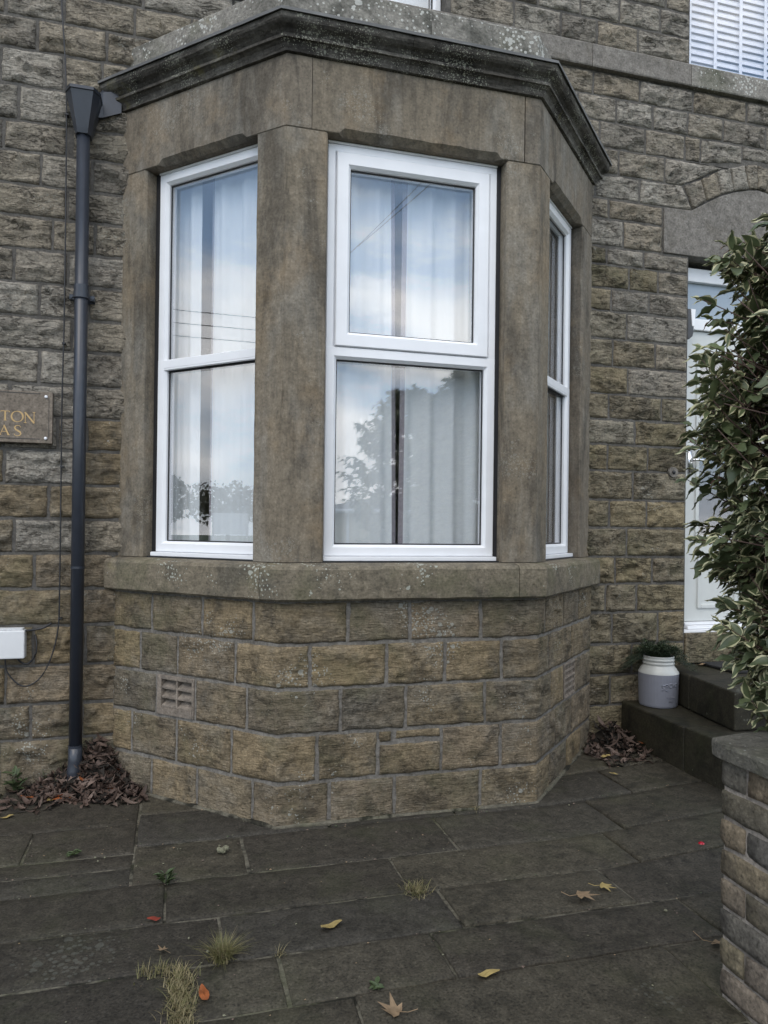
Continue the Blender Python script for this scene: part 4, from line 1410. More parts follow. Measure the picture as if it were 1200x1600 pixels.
# ================================================================== PLANT POT ON THE STEP
JX, JY, JZ = 2.575, -0.175, 0.3085
jar = empty('milk_churn_pot', (JX, JY, JZ), 'lilac grey and cream jar shaped planter on the lower step', 'planter')
mb = MB()
mb.lathe([(0.108, 0.0), (0.118, 0.004), (0.121, 0.015), (0.125, 0.10), (0.127, 0.214)], (JX, JY, JZ), 40)
mb.build('body', M_JARB, jar, smooth=False)
bpy.data.objects['body'].data.shade_smooth()
mb = MB()
prof = [(0.127, 0.2145), (0.126, 0.220), (0.112, 0.243), (0.098, 0.262), (0.094, 0.268), (0.099, 0.273), (0.101, 0.279), (0.096, 0.285), (0.094, 0.290), (0.100, 0.296), (0.102, 0.302), (0.097, 0.308), (0.094, 0.312), (0.098, 0.318), (0.097, 0.323), (0.090, 0.325), (0.086, 0.318), (0.086, 0.29)]
mb.lathe(prof, (JX, JY, JZ), 40, cap=False)
mb.build('neck', M_JARW, jar, smooth=True)
mb = MB()
mb.lathe([(0.0855, 0.292), (0.05, 0.300), (0.004, 0.302)], (JX, JY, JZ), 24)
mb.build('soil', M_SOILP, jar, smooth=True)


def jar_stroke(pts, r, name='embossed_lettering'):
    mb = MB()
    for seg in pts:
        P = []
        for (a, z) in seg:                           # a: angle in degrees on the jar, seen from the camera side
            ang = math.radians(-127 + a)
            rr = 0.1225 + 0.0215 * (z - 0.0) / 1.0
            rr = 0.121 + 0.006 * z / 0.214
            P.append((JX + rr * math.cos(ang), JY + rr * math.sin(ang), JZ + z))
        mb.tube(P, r, 6)
    mb.build(name, M_JARB, jar, smooth=True)


def loop(a0, z0, ra, rz, t0=0, t1=360, n=14):
    return [(a0 + ra * math.cos(math.radians(t0 + (t1 - t0) * k / n)), z0 + rz * math.sin(math.radians(t0 + (t1 - t0) * k / n))) for k in range(n + 1)]


jar_stroke([loop(17, 0.142, 5, 0.010, 20, 330), loop(25, 0.148, 5, 0.009, -60, 250), [(11, 0.116), (14, 0.124), (20, 0.122), (27, 0.112)], loop(37, 0.150, 5, 0.011, 40, 320), [(42, 0.158), (50, 0.158)], [(46, 0.158), (46, 0.136)],
            loop(56, 0.150, 5, 0.010), [(32, 0.146), (36, 0.134)]], 0.0042)
jar_stroke([[(26 + k * 5, 0.064), (26 + k * 5, 0.074), (29 + k * 5, 0.074)] for k in range(6)] + [[(33 + k * 5, 0.044), (34 + k * 5, 0.052), (36 + k * 5, 0.044)] for k in range(3)], 0.0028)


# ================================================================== LEAF MESHES
def leaf_mesh(name, L, Wd, fold, curl, mats, rim=0.72, n=6, twist=0.0):
    """pointed oval leaf folded on the midrib; slot 0 = middle, slot 1 = margin"""
    vs, fs, mi = [], [], []
    cols = 5
    for i in range(n + 1):
        t = i / n
        wd = Wd * math.sin(math.pi * min(1, t ** 0.8)) * (1 - 0.25 * t) + 0.0006
        for c in range(cols):
            k = (c - 2) / 2
            kk = math.copysign({0: 0, 0.5: rim, 1: 1.0}[abs(k)], k)
            if abs(k) == 1:
                wd2 = wd * (1 + 0.12 * math.sin(i * 2.7 + c))
            else:
                wd2 = wd
            x = wd2 * kk * math.cos(fold)
            z = abs(wd2 * kk) * math.sin(fold) - curl * t * t * L + 0.006 * math.sin(i * 2.1 + c * 1.7) * (abs(k) == 1) * L / 0.08
            vs.append((x, t * L, z))
    for i in range(n):
        for c in range(cols - 1):
            a = i * cols + c
            fs.append((a, a + 1, a + cols + 1, a + cols))
            mi.append(1 if c in (0, 3) else 0)
    me = bpy.data.meshes.new(name)
    me.from_pydata(vs, [], fs)
    for m in mats:
        me.materials.append(m)
    for p, k in zip(me.polygons, mi):
        p.material_index = k
    me.shade_smooth()
    return me, vs, fs, mi


LEAVES = [leaf_mesh('variegated_leaf', 0.088, 0.025, 0.35, 0.3, (M_GREEN, M_CREAM), 0.70), leaf_mesh('variegated_leaf', 0.076, 0.022, 0.15, 0.45, (M_GREEN, M_CREAM), 0.64),
          leaf_mesh('variegated_leaf', 0.080, 0.026, 0.45, 0.2, (M_GREEN, M_CREAM), 0.76), leaf_mesh('plain_leaf', 0.088, 0.030, 0.3, 0.35, (M_GREEN, M_GREEN)), leaf_mesh('plain_leaf', 0.074, 0.022, 0.2, 0.15, (M_GREEN, M_GREEN)),
          leaf_mesh('young_leaf', 0.060, 0.013, 0.4, 0.1, (M_YOUNG, M_CREAM), 0.6), leaf_mesh('bronze_leaf', 0.055, 0.013, 0.4, 0.3, (M_GREEN, M_BRONZE), 0.6)]
LW = [4, 3.5, 3, 3.2, 2.8, 0.9, 0.7]


def orient(d, up, roll=0.0):
    """matrix whose +Y is d and +Z near up"""
    d = d.normalized()
    x = d.cross(up)
    if x.length < 1e-4:
        x = d.cross(Vector((1, 0, 0)))
    x.normalize()
    zz = x.cross(d)
    M = Matrix((x, d, zz)).transposed()
    return (M @ Matrix.Rotation(roll, 3, 'Y')).to_4x4()


PROF = [(0.72, 0.22), (0.80, 0.30), (0.95, 0.37), (1.14, 0.385), (1.27, 0.43), (1.43, 0.49), (1.58, 0.47), (1.71, 0.575), (1.85, 0.565), (2.02, 0.52), (2.15, 0.48), (2.32, 0.46), (2.47, 0.39), (2.60, 0.28), (2.72, 0.10)]


def prof_r(z):
    for (a, ra), (b, rb) in zip(PROF, PROF[1:]):
        if a <= z <= b:
            return ra + (rb - ra) * (z - a) / (b - a)
    return 0.0


def shrub(center, nshoots, label, n_single, scale=1.0, seed=3, sx=1.0, sy=1.0):
    rg = random.Random(seed)
    root = empty('variegated_shrub', (center[0], center[1], 0), label, 'shrub', 'variegated shrubs beside the garden wall')
    stems = MB()
    cx, cy = center
    hubs = []
    for k in range(9):
        a = rg.random() * 6.28
        hx, hy = cx + 0.13 * math.cos(a), cy + 0.13 * math.sin(a)
        zt = rg.uniform(1.9, 2.45)
        pth = [(cx + 0.07 * math.cos(a), cy + 0.07 * math.sin(a), -0.05)]
        for q in range(1, 7):
            f = q / 6
            pth.append((cx + (0.07 + 0.2 * f) * math.cos(a + 0.4 * f) * sx + rg.uniform(-.02, .02), cy + (0.07 + 0.2 * f) * math.sin(a + 0.4 * f) * sy + rg.uniform(-.02, .02), -0.05 + zt * f))
        stems.tube(pth, [0.014 * (1 - 0.75 * q / 6) for q in range(7)], 6)
        hubs.append(pth)
    leaves = []
    for k in range(nshoots):
        z = rg.uniform(0.76, 2.69)
        a = rg.random() * 6.283
        R = prof_r(z) * scale
        R *= rg.uniform(0.72, 1.06) if rg.random() < 0.72 else rg.uniform(0.35, 0.75)
        R *= 1 + 0.10 * math.sin(3 * a + z * 5) + 0.06 * math.sin(7 * z)
        tip = Vector((cx + R * math.cos(a) * sx, cy + R * math.sin(a) * sy, z))
        hub = min(hubs, key=lambda h: min((Vector(p) - tip).length for p in h))
        near = [Vector(p) for p in hub if p[2] < z - 0.05] or [Vector(hub[0])]
        base = near[-1]
        out = Vector((math.cos(a), math.sin(a), 0))
        L = rg.uniform(0.14, 0.26)
        d = (out * 0.9 + Vector((rg.uniform(-.5, .5), rg.uniform(-.5, .5), rg.uniform(0.05, 1.0)))).normalized()
        st = tip - d * L
        stems.tube([base, (base + st) / 2 + Vector((0, 0, 0.03)), st, tip], [0.005, 0.004, 0.003, 0.0015], 4)
        nodes = rg.randint(4, 6)
        for q in range(nodes):
            f = 1 - q / nodes * 0.95
            p = st + (tip - st) * f
            spread = 0.35 + 0.75 * (1 - f) + rg.uniform(-.1, .2)
            ax = d.cross(Vector((rg.uniform(-1, 1), rg.uniform(-1, 1), rg.uniform(-.3, 1)))).normalized()
            if q % 2:
                ax = ax.cross(d)
            for sg in (-1, 1):
                ld = (d * math.cos(spread) + ax * sg * math.sin(spread) + Vector((0, 0, -0.42))).normalized()
                idx = rg.choices(range(7), LW)[0]
                if f > 0.85 and rg.random() < 0.45:
                    idx = 5 + (rg.random() < 0.35)
                up = (Vector((0, 0, 1)) + out * 0.55 + Vector((rg.uniform(-.4, .4), rg.uniform(-.4, .4), 0))).normalized()
                s = rg.uniform(0.7, 1.2) * (0.75 if f > 0.85 else 1.0)
                M = Matrix.Translation(p) @ orient(ld, up, rg.uniform(-.5, .5)) @ Matrix.Scale(s, 4)
                leaves.append((idx, M, p))
    camp = Vector((-0.48, -4.38, 1.445))
    # the leaves that face the camera in the picture are parts of their own
    def key(e):
        v = e[2] - camp
        zc = v.dot(F_)
        px = 600 + 1162 * v.dot(R_) / zc
        inside = 1 if 1010 < px < 1215 else 0
        return (-inside, zc)
    leaves.sort(key=key)
    st_o = stems.build('stem', M_BARK, root, smooth=True)
    for idx, M, p in leaves[:n_single]:
        o = link('leaf', LEAVES[idx][0], root)
        o.matrix_parent_inverse = Matrix.Translation(root.location).inverted()
        o.matrix_world = M
    rest = leaves[n_single:]
    vs, fs, mi = [], [], []
    mats = [M_GREEN, M_CREAM, M_YOUNG, M_BRONZE]
    slot = {0: (0, 1), 1: (0, 1), 2: (0, 1), 3: (0, 0), 4: (0, 0), 5: (2, 1), 6: (0, 3)}
    for idx, M, p in rest:
        b = len(vs)
        _, lv, lf, lm = LEAVES[idx]
        vs += [tuple(M @ Vector(q)) for q in lv]
        fs += [tuple(i + b for i in f) for f in lf]
        mi += [slot[idx][m] for m in lm]
    me = bpy.data.meshes.new('foliage')
    me.from_pydata(vs, [], fs)
    for m in mats:
        me.materials.append(m)
    for p, k in zip(me.polygons, mi):
        p.material_index = k
    me.shade_smooth()
    o = link('foliage', me, root)
    o.matrix_parent_inverse = Matrix.Translation(root.location).inverted()
    tag(o, kind='stuff')
    return root


shrub((1.765, -2.37), 1250, 'bushy green shrub with cream edged leaves overhanging the garden wall', 300, 1.0, 5)
shrub((1.53, -3.35), 700, 'cream edged shrub further along the garden wall, seen only mirrored in the front window', 0, 1.05, 9, 1.0, 1.3)


# ================================================================== LITTER, GRASS AND WEEDS
def curled(mb, p, L, Wd, az, tilt, curl, mi=0, rg=rnd):
    n = 5
    M = Matrix.Translation(p) @ Matrix.Rotation(az, 4, 'Z') @ Matrix.Rotation(tilt, 4, 'X') @ Matrix.Rotation(rg.uniform(-.7, .7), 4, 'Y')
    vs, fs = [], []
    for i in range(n + 1):
        t = i / n
        w2 = Wd * math.sin(math.pi * min(0.97, max(0.04, t))) * rg.uniform(0.75, 1.15)
        ang = curl * (t - 0.5)
        y = L * math.sin(ang) / curl if abs(curl) > 1e-3 else L * (t - .5)
        z = L * (1 - math.cos(ang)) / curl if abs(curl) > 1e-3 else 0
        for k in (-1, 0, 1):
            vs.append(M @ Vector((k * w2, y, z + abs(k) * w2 * 0.6 * rg.uniform(0.3, 1.2))))
    for i in range(n):
        for k in (0, 1):
            a = i * 3 + k
            fs.append((a, a + 1, a + 4, a + 3))
    mb.add(vs, fs, mi)


def leaf_pile(label, heightf, samples, area, seed):
    rg = random.Random(seed)
    mb = MB()
    k = 0
    core = MB()
    # mound that carries the leaves
    nx, ny = 16, 8
    x0, x1, y0, y1 = area
    vs = [(x0 + (x1 - x0) * i / nx, y0 + (y1 - y0) * j / ny, heightf(x0 + (x1 - x0) * i / nx, y0 + (y1 - y0) * j / ny) * 0.85 - 0.012) for j in range(ny + 1) for i in range(nx + 1)]
    fs = [(j * (nx + 1) + i, j * (nx + 1) + i + 1, (j + 1) * (nx + 1) + i + 1, (j + 1) * (nx + 1) + i) for j in range(ny) for i in range(nx)]
    mb.add(vs, fs, 2)
    while k < samples:
        x, y = rg.uniform(x0, x1), rg.uniform(y0, y1)
        h = heightf(x, y)
        if h <= 0.004 and rg.random() > 0.12:
            continue
        k += 1
        z = h + rg.uniform(-0.012, 0.012) + 0.006
        curled(mb, Vector((x, y, max(z, 0.008))), rg.uniform(0.06, 0.14), rg.uniform(0.007, 0.019), rg.random() * 6.28, rg.uniform(-0.6, 0.6), rg.choice((-1, 1)) * rg.uniform(0.8, 3.4), rg.choices((0, 1, 2, 3), (6, 2.0, 2.4, 0.12))[0], rg)
    return tag(mb.build('leaf_pile', [M_LITTER, M_LITTER2, M_SOILP, M_RUST], smooth=True), label, 'fallen leaves', kind='stuff')


def h_left(x, y):
    a = 0.21 * math.exp(-((x + 0.865) / 0.085) ** 2 - ((y + 0.03) / 0.10) ** 2)
    b = 0.125 * math.exp(-((x + 0.98) / 0.19) ** 2 - ((y + 0.02) / 0.13) ** 2)
    c = 0.07 * math.exp(-((x + 0.80) / 0.16) ** 2 - ((y + 0.10) / 0.14) ** 2)
    return max(0, a * 0.6 + b + c - 0.012)


def h_right(x, y):
    a = 0.14 * math.exp(-((x - 2.28) / 0.14) ** 2 - ((y + 0.03) / 0.22) ** 2)
    return max(0, a - 0.02) + gz(x, y)


leaf_pile('heap of brown rotting leaves around the foot of the downpipe', h_left, 640, (-1.38, -0.62, -0.34, 0.0), 4)
leaf_pile('drift of dead leaves in the corner between bay and steps', h_right, 210, (2.02, 2.42, -0.52, 0.0), 8)


def fallen(name, kind, p, size, az, mat, label, lift=0.012, curl=0.5):
    """kind: maple star or plain oval; a thin curled sheet with a stalk"""
    mb = MB()
    out = []
    if kind == 'maple':
        tips = [(-100, .55), (-75, .34), (-45, .85), (-22, .42), (0, 1.0), (22, .42), (45, .85), (75, .34), (100, .55), (140, .30), (180, .18), (220, .30)]
        for a, r in tips:
            a = math.radians(a + 90)
            out.append((r * math.cos(a), r * math.sin(a)))
    else:
        for k in range(12):
            a = 2 * math.pi * k / 12
            out.append((0.38 * math.cos(a) * (1 - 0.3 * math.sin(a)), math.sin(a)))
    rg = random.Random(int(abs(p[0] * 977 + p[1] * 313)))
    ph = rg.random() * 6
    ca, sa = math.cos(az), math.sin(az)

    def P(x, y):
        z = curl * 0.4 * (x * x + 0.6 * y * y) + 0.14 * math.sin(3 * x + ph) * curl + 0.1 * math.sin(4 * y + ph)
        X, Y = x * size, y * size
        return (p[0] + X * ca - Y * sa, p[1] + X * sa + Y * ca, p[2] + lift + max(z, -0.1) * size)
    n = len(out)
    vs = [P(0, 0.1)] + [P(x * .55, y * .55) for x, y in out] + [P(x, y) for x, y in out]
    fs = [(0, 1 + i, 1 + (i + 1) % n) for i in range(n)] + [(1 + i, 1 + n + i, 1 + n + (i + 1) % n, 1 + (i + 1) % n) for i in range(n)]
    mb.add(vs, fs)
    mb.tube([P(0, 0), P(0.03, -0.6), P(0.12, -1.05)], size * 0.02, 4)
    return tag(mb.build(name, mat, smooth=True), label, 'leaf')


fallen('fallen_leaf', 'oval', (-1.092, -0.200, 0.004), 0.042, 0.3, M_YELLOW, 'yellow fallen leaf at the front of the leaf heap')
fallen('fallen_leaf', 'oval', (-1.035, -0.215, 0.004), 0.045, 1.4, M_RUST, 'bright orange fallen leaf at the front of the leaf heap')
fallen('fallen_leaf', 'oval', (-1.262, -0.391, 0), 0.034, 2.0, M_YELLOW, 'yellow orange fallen leaf at the left edge of the paving')
fallen('fallen_leaf', 'oval', (-0.542, -1.552, 0), 0.026, 1.2, M_REDL, 'dark red fallen leaf lying on a paving joint')
fallen('fallen_leaf', 'maple', (-0.505, -1.768, 0), 0.034, 0.6, M_TAN, 'small pale tan lobed leaf above the dry grass strip')
fallen('fallen_leaf', 'oval', (-0.382, -2.04, 0), 0.040, 0.1, M_RUST, 'rust red leaf beside the dry grass strip')
fallen('fallen_leaf', 'oval', (0.077, -1.751, 0), 0.046, -1.2, M_YELLOW, 'long pale yellow leaf in the middle of the paving')
fallen('fallen_leaf', 'maple', (1.055, -1.805, 0.004), 0.075, -1.9, M_TAN, 'large brown maple leaf on the paving at right', curl=0.8)
fallen('fallen_leaf', 'maple', (1.189, -1.744, 0), 0.055, -2.2, M_YELLOW, 'smaller pale maple leaf just beyond the large brown one', curl=0.5)
fallen('fallen_leaf', 'maple', (1.345, -2.205, 0), 0.070, -2.4, M_TAN, 'tan maple leaf at the foot of the brick garden wall', curl=0.9)
fallen('fallen_leaf', 'oval', (0.509, -2.165, 0), 0.042, -1.4, M_YELLOW, 'narrow yellow leaf along a joint near the bottom')
fallen('fallen_leaf', 'maple', (0.168, -2.262, 0), 0.062, 0.9, M_TAN, 'curled brown leaf at the bottom edge of the paving', curl=0.9)
fallen('fallen_leaf', 'oval', (-1.21, -0.16, 0.01), 0.040, 1.0, M_RUST, 'rust leaf at the left end of the leaf heap')
fallen('fallen_leaf', 'oval', (2.07, -0.36, 0.05), 0.045, 2.0, M_YELLOW, 'pale yellow leaf at the edge of the leaf drift by the bay')
fallen('fallen_leaf', 'oval', (1.96, -0.62, 0.036), 0.026, 0.6, M_YELLOW, 'tiny yellow leaf on the dark paving near the bay corner')
fallen('fallen_leaf', 'oval', (2.96, -0.10, 0.534), 0.05, 1.5, M_TAN, 'tan leaf on the upper step beside the door mat')
fallen('fallen_leaf', 'oval', (2.40, -0.30, 0.09), 0.05, 0.8, M_RUST, 'rust leaf leaning in the drift against the lower step')
mb = MB()
mb.lathe([(0.003, 0.0), (0.012, 0.003), (0.0165, 0.012), (0.0165, 0.019), (0.011, 0.028), (0.003, 0.031)], (1.84, -1.514, 0.003), 16)
tag(mb.build('berry', M_BERRY, smooth=True), 'single red berry on the dark paving at right', 'berry')
mb = MB()
for k in range(14):
    a = rnd.random() * 6.28
    r = rnd.random() * 0.022
    s = rnd.uniform(0.008, 0.017)
    mb.lathe([(s * .3, -s * .4), (s, 0.0), (s * .8, s * .6), (s * .2, s)], (-0.273 + r * math.cos(a) * 1.3, -1.028 + r * math.sin(a), 0.006 + rnd.random() * 0.012), 7)
tag(mb.build('moss_clump', M_MOSS, smooth=True), 'pale clump of moss on the slab in front of the bay', 'moss')
for (x, y, where) in ((-0.80, -0.95, 'left of the dark weed, largest of three'), (-0.76, -0.96, 'left of the dark weed, nearest the moss clump'), (-0.785, -0.99, 'left of the dark weed, lowest of three'), (-0.36, -1.80, 'beside the green grass tuft'),
                      (-0.42, -1.70, 'above the small lobed leaf'), (1.33, -1.95, 'below the two maple leaves'), (1.51, -0.91, 'at the front right corner of the bay')):
    mb = MB()
    s_ = rnd.uniform(0.004, 0.008)
    mb.lathe([(s_ * .5, 0), (s_, 0.002), (s_ * .7, 0.006), (s_ * .1, 0.007)], (x, y, 0.001 + gz(x, y)), 7)
    tag(mb.build('petal_scrap', M_MOSS, smooth=True), 'tiny white scrap on the paving ' + where, 'scrap', 'white scraps on the paving')
mb = MB()
rings = []
q = 0.05
ss = []
while q < S3 - 0.05:
    ss.append(q)
    q += 0.02
ss = sorted(ss + [S1, S2])
for q in ss:
    e = 0.010 + 0.010 * max(-0.8, fbm(q, 4, 2, 9, 3))
    p0, p1, p2 = bayp(q, -0.01, 0), bayp(q, 0.014 + e, 0), bayp(q, 0.010 + e * 0.3, 0)
    hh = 0.006 + e * 0.55
    rings.append([(p0.x, p0.y, gz(p0.x, p0.y) - 0.01), (p1.x, p1.y, gz(p1.x, p1.y) - 0.004), (p2.x, p2.y, gz(p2.x, p2.y) + hh), (p0.x, p0.y, gz(p0.x, p0.y) + hh + 0.004)])
mb.loft(rings)
tag(mb.build('silt_edge', M_SOIL, pavement, smooth=True), kind='stuff')


def tuft(name, pts, n, hmin, hmax, spread, mats, label, cat='grass', seed=1, lean=0.5, wd=0.0018):
    """pts: root positions"""
    rg = random.Random(seed)
    mb = MB()
    for k in range(n):
        bx, by = rg.choice(pts)
        bx += rg.gauss(0, spread)
        by += rg.gauss(0, spread)
        h = rg.uniform(hmin, hmax)
        a = rg.random() * 6.28
        ln = rg.uniform(0.1, 1.0) * lean
        pv = []
        for q in range(5):
            t = q / 4
            rr = h * ln * (t ** 1.6)
            pv.append(Vector((bx + rr * math.cos(a), by + rr * math.sin(a), h * (t - 0.35 * ln * t * t) + gz(bx, by) - 0.004)))
        sx, sy = -math.sin(a) * wd, math.cos(a) * wd
        vs = []
        for q, p in enumerate(pv):
            f = 1 - q / 4.2
            vs += [(p.x - sx * f, p.y - sy * f, p.z), (p.x + sx * f, p.y + sy * f, p.z)]
        mb.add(vs, [(2 * q, 2 * q + 1, 2 * q + 3, 2 * q + 2) for q in range(4)], rg.randrange(len(mats)))
    return tag(mb.build(name, mats, smooth=True), label, cat)


tuft('grass_tuft', [(-0.314, -1.845)], 420, 0.04, 0.095, 0.013, [M_GRASS, M_GRASS, M_STRAW], 'green grass tuft in a joint near the lower left', seed=2, lean=1.5)
tuft('grass_tuft', [(-0.452, -1.90 - 0.02 * k) for k in range(20)], 1300, 0.015, 0.042, 0.020, [M_STRAW, M_GRASS, M_STRAW], 'long strip of dry yellow grass in a joint at lower left', seed=3, lean=1.5)
tuft('grass_tuft', [(-0.56, -1.87), (-0.50, -1.87)], 120, 0.015, 0.045, 0.018, [M_GRASS, M_STRAW], 'thin grass at the head of the dry grass strip', seed=4, lean=1.2)
tuft('grass_tuft', [(0.461, -1.562)], 190, 0.02, 0.045, 0.026, [M_STRAW, M_GRASS], 'flattened pale grass tuft in the middle of the paving', seed=5, lean=1.7)
tuft('grass_tuft', [(-0.125, -1.868)], 16, 0.02, 0.05, 0.010, [M_STRAW], 'tiny dry tuft on a joint left of centre', seed=6, lean=1.4)
tuft('grass_tuft', [(-1.14, -0.03), (-1.05, -0.04)], 40, 0.08, 0.24, 0.025, [M_GRASS, M_STRAW, M_WEED], 'long wispy grass against the wall left of the downpipe', seed=7, lean=0.8)
tuft('grass_tuft', [(1.02, -0.83)], 18, 0.02, 0.06, 0.012, [M_STRAW], 'dry wisps at the foot of the bay wall', seed=8, lean=1.0)


def weed(p, n, L, label, seed, mat=M_WEED, up=0.5, hh=0.0):
    rg = random.Random(seed)
    mb = MB()
    for k in range(n):
        a = rg.random() * 6.28
        e = rg.uniform(0.1, up)
        d = Vector((math.cos(a), math.sin(a), e)).normalized()
        M = Matrix.Translation(Vector(p) + Vector((rg.uniform(-1, 1) * 0.012, rg.uniform(-1, 1) * 0.012, rg.uniform(0, hh) + 0.004))) @ orient(d, Vector((0, 0, 1)))
        l = L * rg.uniform(0.55, 1.1)
        w2 = l * rg.uniform(0.14, 0.22)
        vs = [M @ Vector(q) for q in ((0, 0, 0), (w2, l * .4, .004), (w2 * .8, l * .75, 0), (0, l, -l * .15), (-w2 * .8, l * .75, 0), (-w2, l * .4, .004), (0, l * .5, -.002))]
        mb.add(vs, [(0, 1, 6), (1, 2, 6), (2, 3, 6), (3, 4, 6), (4, 5, 6), (5, 0, 6)])
    return tag(mb.build('weed', mat, smooth=True), label, 'weed')


weed((-0.505, -1.275, 0), 26, 0.045, 'leafy green weed growing where two joints meet', 1, up=1.6, hh=0.04)
weed((0.136, -2.132, 0), 9, 0.042, 'small flat green weed near the bottom centre', 2, up=0.4)
weed((-0.893, -0.905, 0), 18, 0.035, 'low grey green weed on a joint at left', 3, up=0.6, hh=0.01)
weed((-1.285, -0.06, 0.02), 26, 0.07, 'bright green weed against the wall left of the leaf heap', 4, up=1.4, hh=0.10)
weed((-0.66, -0.135, 0), 26, 0.045, 'dark weeds at the foot of the left bay face', 5, M_HERB, 1.2, 0.03)

# --- grit and leaf crumbs gathered along the joints
rg = random.Random(77)
mb = MB()
for k in range(900):
    y0, y1, xs = rg.choice(ROWS)
    if rg.random() < 0.6:
        x, y = rg.uniform(-1.5, 2.3), y1 + rg.gauss(0, 0.012)
    elif rg.random() < 0.5:
        x, y = rg.choice(xs) + rg.gauss(0, 0.010), rg.uniform(y1, y0)
    else:
        x, y = rg.uniform(-1.5, 2.2), rg.uniform(-2.5, -0.2)
    q = rg.uniform(0.0012, 0.0042) * (1.6 if rg.random() < 0.12 else 1)
    z = gz(x, y) + 0.001
    a = rg.random() * 6.28
    p = [(x + q * rg.uniform(.6, 1.6) * math.cos(a + t), y + q * rg.uniform(.5, 1.2) * math.sin(a + t), z + rg.uniform(0, 0.002)) for t in (0, 1.6, 3.1, 4.7)]
    mb.add(p + [(x, y, z + q * 0.8)], [(0, 1, 4), (1, 2, 4), (2, 3, 4), (3, 0, 4)], rg.choices((0, 1, 2, 3), (4, 3, 2, 0.7))[0])
tag(mb.build('grit', [M_LITTER2, M_MOSS, M_TAN, M_WEED]), 'scattered grit and leaf crumbs on the paving', 'grit', kind='stuff')

# --- plant in the pot
rg = random.Random(11)
mb = MB()
for k in range(520):
    a = rg.random() * 6.28
    R = rg.uniform(0.02, 0.25) ** 1.0
    st = Vector((JX + 0.05 * math.cos(a), JY + 0.05 * math.sin(a), JZ + 0.30))
    top = Vector((JX + R * math.cos(a), min(JY + R * math.sin(a), -0.025), JZ + 0.335 + rg.uniform(0.01, 0.085) - (max(0, R - 0.11) * 1.2 if math.cos(a + 2.1) < 0.35 else 0.0)))
    if math.cos(a + 2.1) > 0.35:
        top = st + (top - st) * 0.55 + Vector((0, 0, 0.03))
    mb.tube([st, (st + top) / 2 + Vector((0, 0, 0.03)), top], 0.0012, 3, 0, False)
    for q in range(9):
        f = 0.35 + 0.65 * q / 8
        p = st.lerp(top, f) + Vector((0, 0, 0.03 * 4 * f * (1 - f)))
        d = Vector((rg.uniform(-1, 1), rg.uniform(-1, 1), rg.uniform(-.2, 1))).normalized()
        s = d.cross(Vector((0.3, 0.2, 1))).normalized() * 0.003
        l = rg.uniform(0.010, 0.022)
        mb.add([p, p + d * l * .5 + s, p + d * l, p + d * l * .5 - s], [(0, 1, 2, 3)], 0 if rg.random() < 0.93 else 1)
tag(mb.build('potted_herb', [M_HERB, M_WEED]), 'dark bushy herb growing in the jar planter', 'plant')

# --- door mat
mb = MB()
mb.box(2.99, 3.75, -0.40, -0.06, 0.5375, 0.552)
tag(mb.build('door_mat', M_RUBBER, bevel=0.004), 'black door mat on the upper step', 'door mat')

# ================================================================== ACROSS THE ROAD (seen in the glass)
def tree(x, y, h, r, label, seed):
    rg = random.Random(seed)
    t = empty('roadside_tree', (x, y, -0.09), label, 'tree', 'trees beyond the car park')
    tr = MB()
    tr.tube([(x, y, -0.1), (x + 0.1, y, h * 0.35), (x, y + 0.1, h * 0.75)], [h * 0.035, h * 0.026, h * 0.008], 8)
    for k in range(9):
        a = rg.random() * 6.28
        z = h * rg.uniform(0.3, 0.65)
        tr.tube([(x, y, z), (x + r * .4 * math.cos(a), y + r * .4 * math.sin(a), z + h * .12), (x + r * .75 * math.cos(a), y + r * .75 * math.sin(a), z + h * .25)], [h * .014, h * .009, h * .003], 5)
    tr.build('trunk', M_WOOD, t)
    cr = MB()
    for k in range(1500):
        a = rg.random() * 6.28
        u = rg.uniform(-1, 1)
        rr = rg.random() ** 0.4 * (1 + 0.25 * math.sin(3 * a + u * 4))
        c = Vector((x + r * rr * math.cos(a) * math.sqrt(1 - u * u), y + r * rr * math.sin(a) * math.sqrt(1 - u * u), h * 0.62 + h * 0.38 * u * min(1, rr)))
        s = 0.06 * r * rg.uniform(0.6, 1.4)
        d1 = Vector((rg.uniform(-1, 1), rg.uniform(-1, 1), rg.uniform(-1, 1))).normalized() * s
        d2 = d1.cross(Vector((rg.uniform(-1, 1), rg.uniform(-1, 1), rg.uniform(-1, 1)))).normalized() * s
        cr.add([c - d1, c - d2 * .6, c + d1, c + d2 * .6], [(0, 1, 2, 3)])
    cr.build('crown', M_AUTUMN, t)


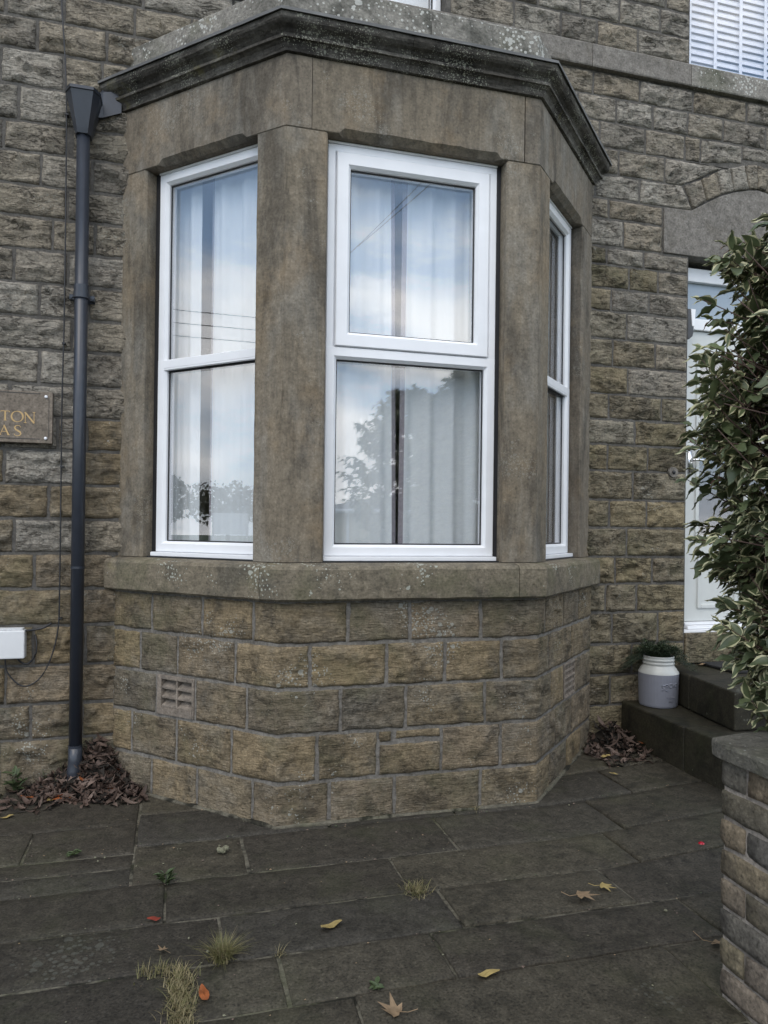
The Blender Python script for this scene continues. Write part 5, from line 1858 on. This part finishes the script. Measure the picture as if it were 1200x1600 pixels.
for k, (x, y, h, r) in enumerate(((-62, -4.5, 5.4, 3.4), (-66, 1.5, 6.2, 4.0), (-70, -10, 4.6, 3.2), (-58, -15, 5.2, 3.4), (-74, 8, 6.6, 4.2), (-64, -21, 5.0, 3.4))):
    tree(x, y, h, r, ('%s round-headed autumn tree far down the road' % ('nearest', 'tall', 'low', 'broad', 'tallest', 'last')[k]), 20 + k)
bun = empty('bungalow', (7.2, -24, 0), 'cream bungalow with white gutter across the road', 'house')
mb = MB()
mb.box(4.75, 12.5, -32, -22.0, -0.1, 2.02)
mb.build('wall', M_CREAMW, bun)
mb = MB()
mb.add([(4.4, -21.6, 2.03), (12.9, -21.6, 2.03), (12.9, -32.4, 2.03), (4.4, -32.4, 2.03), (7.4, -27, 2.7), (9.9, -27, 2.7)], [(0, 1, 5, 4), (1, 2, 5), (2, 3, 4, 5), (3, 0, 4), (0, 3, 2, 1)])
mb.build('roof', M_ROOF, bun)
mb = MB()
mb.tube([(4.4, -21.55, 2.0), (12.9, -21.55, 2.0)], 0.07, 8)
mb.tube([(5.2, -21.6, 2.0), (5.2, -21.9, 1.8), (5.2, -21.9, -0.1)], 0.05, 8)
mb.build('gutter', M_UPVC, bun)
for x in (6.3, 9.2):
    mb = MB()
    mb.box(x, x + 1.6, -21.99, -21.93, 0.75, 1.75)
    mb.build('window', M_GASK, bun)
pole = empty('utility_pole', (1.5, -18, 0), 'grey wooden pole carrying the overhead wires', 'pole')
mb = MB()
mb.tube([(1.5, -18, -0.1), (1.5, -18, 7.4)], [0.14, 0.10], 12)
mb.build('post', M_WOOD, pole)
mb = MB()
mb.box(0.9, 2.1, -18.06, -17.94, 6.75, 6.85)
mb.build('crossarm', M_WOOD, pole)
for k, (a, b) in enumerate((((3.55, -0.05, 6.5), (1.7, -18, 6.9)), ((3.62, -0.05, 6.1), (1.3, -18, 6.9)))):
    pts = [(a[0] + (b[0] - a[0]) * t / 6, a[1] + (b[1] - a[1]) * t / 6, a[2] + (b[2] - a[2]) * t / 6 - 1.2 * (t / 6) * (1 - t / 6)) for t in range(7)]
    cable('overhead_wire', pts, 0.006, ('upper' if k == 0 else 'lower') + ' overhead wire from the house to the pole', 'wire')
for k in range(3):
    pts = [(-13, -26 + 40 * t / 6, 5.9 + 0.28 * k - 1.0 * (t / 6) * (1 - t / 6) * 1.5) for t in range(7)]
    cable('overhead_wire', pts, 0.010, ('lowest', 'middle', 'topmost')[k] + ' of three wires crossing beyond the house end', 'wire')
sg = empty('sign_board', (-26, -2.2, 0), 'pale sign board on two posts down the road', 'sign')
mb = MB()
mb.box(-26.02, -25.98, -2.9, -1.5, 1.1, 1.95)
mb.build('board', M_BOX, sg)
for y in (-2.85, -1.55):
    mb = MB()
    mb.tube([(-26.05, y, -0.1), (-26.05, y, 1.95)], 0.04, 8)
    mb.build('post', M_STEEL, sg)
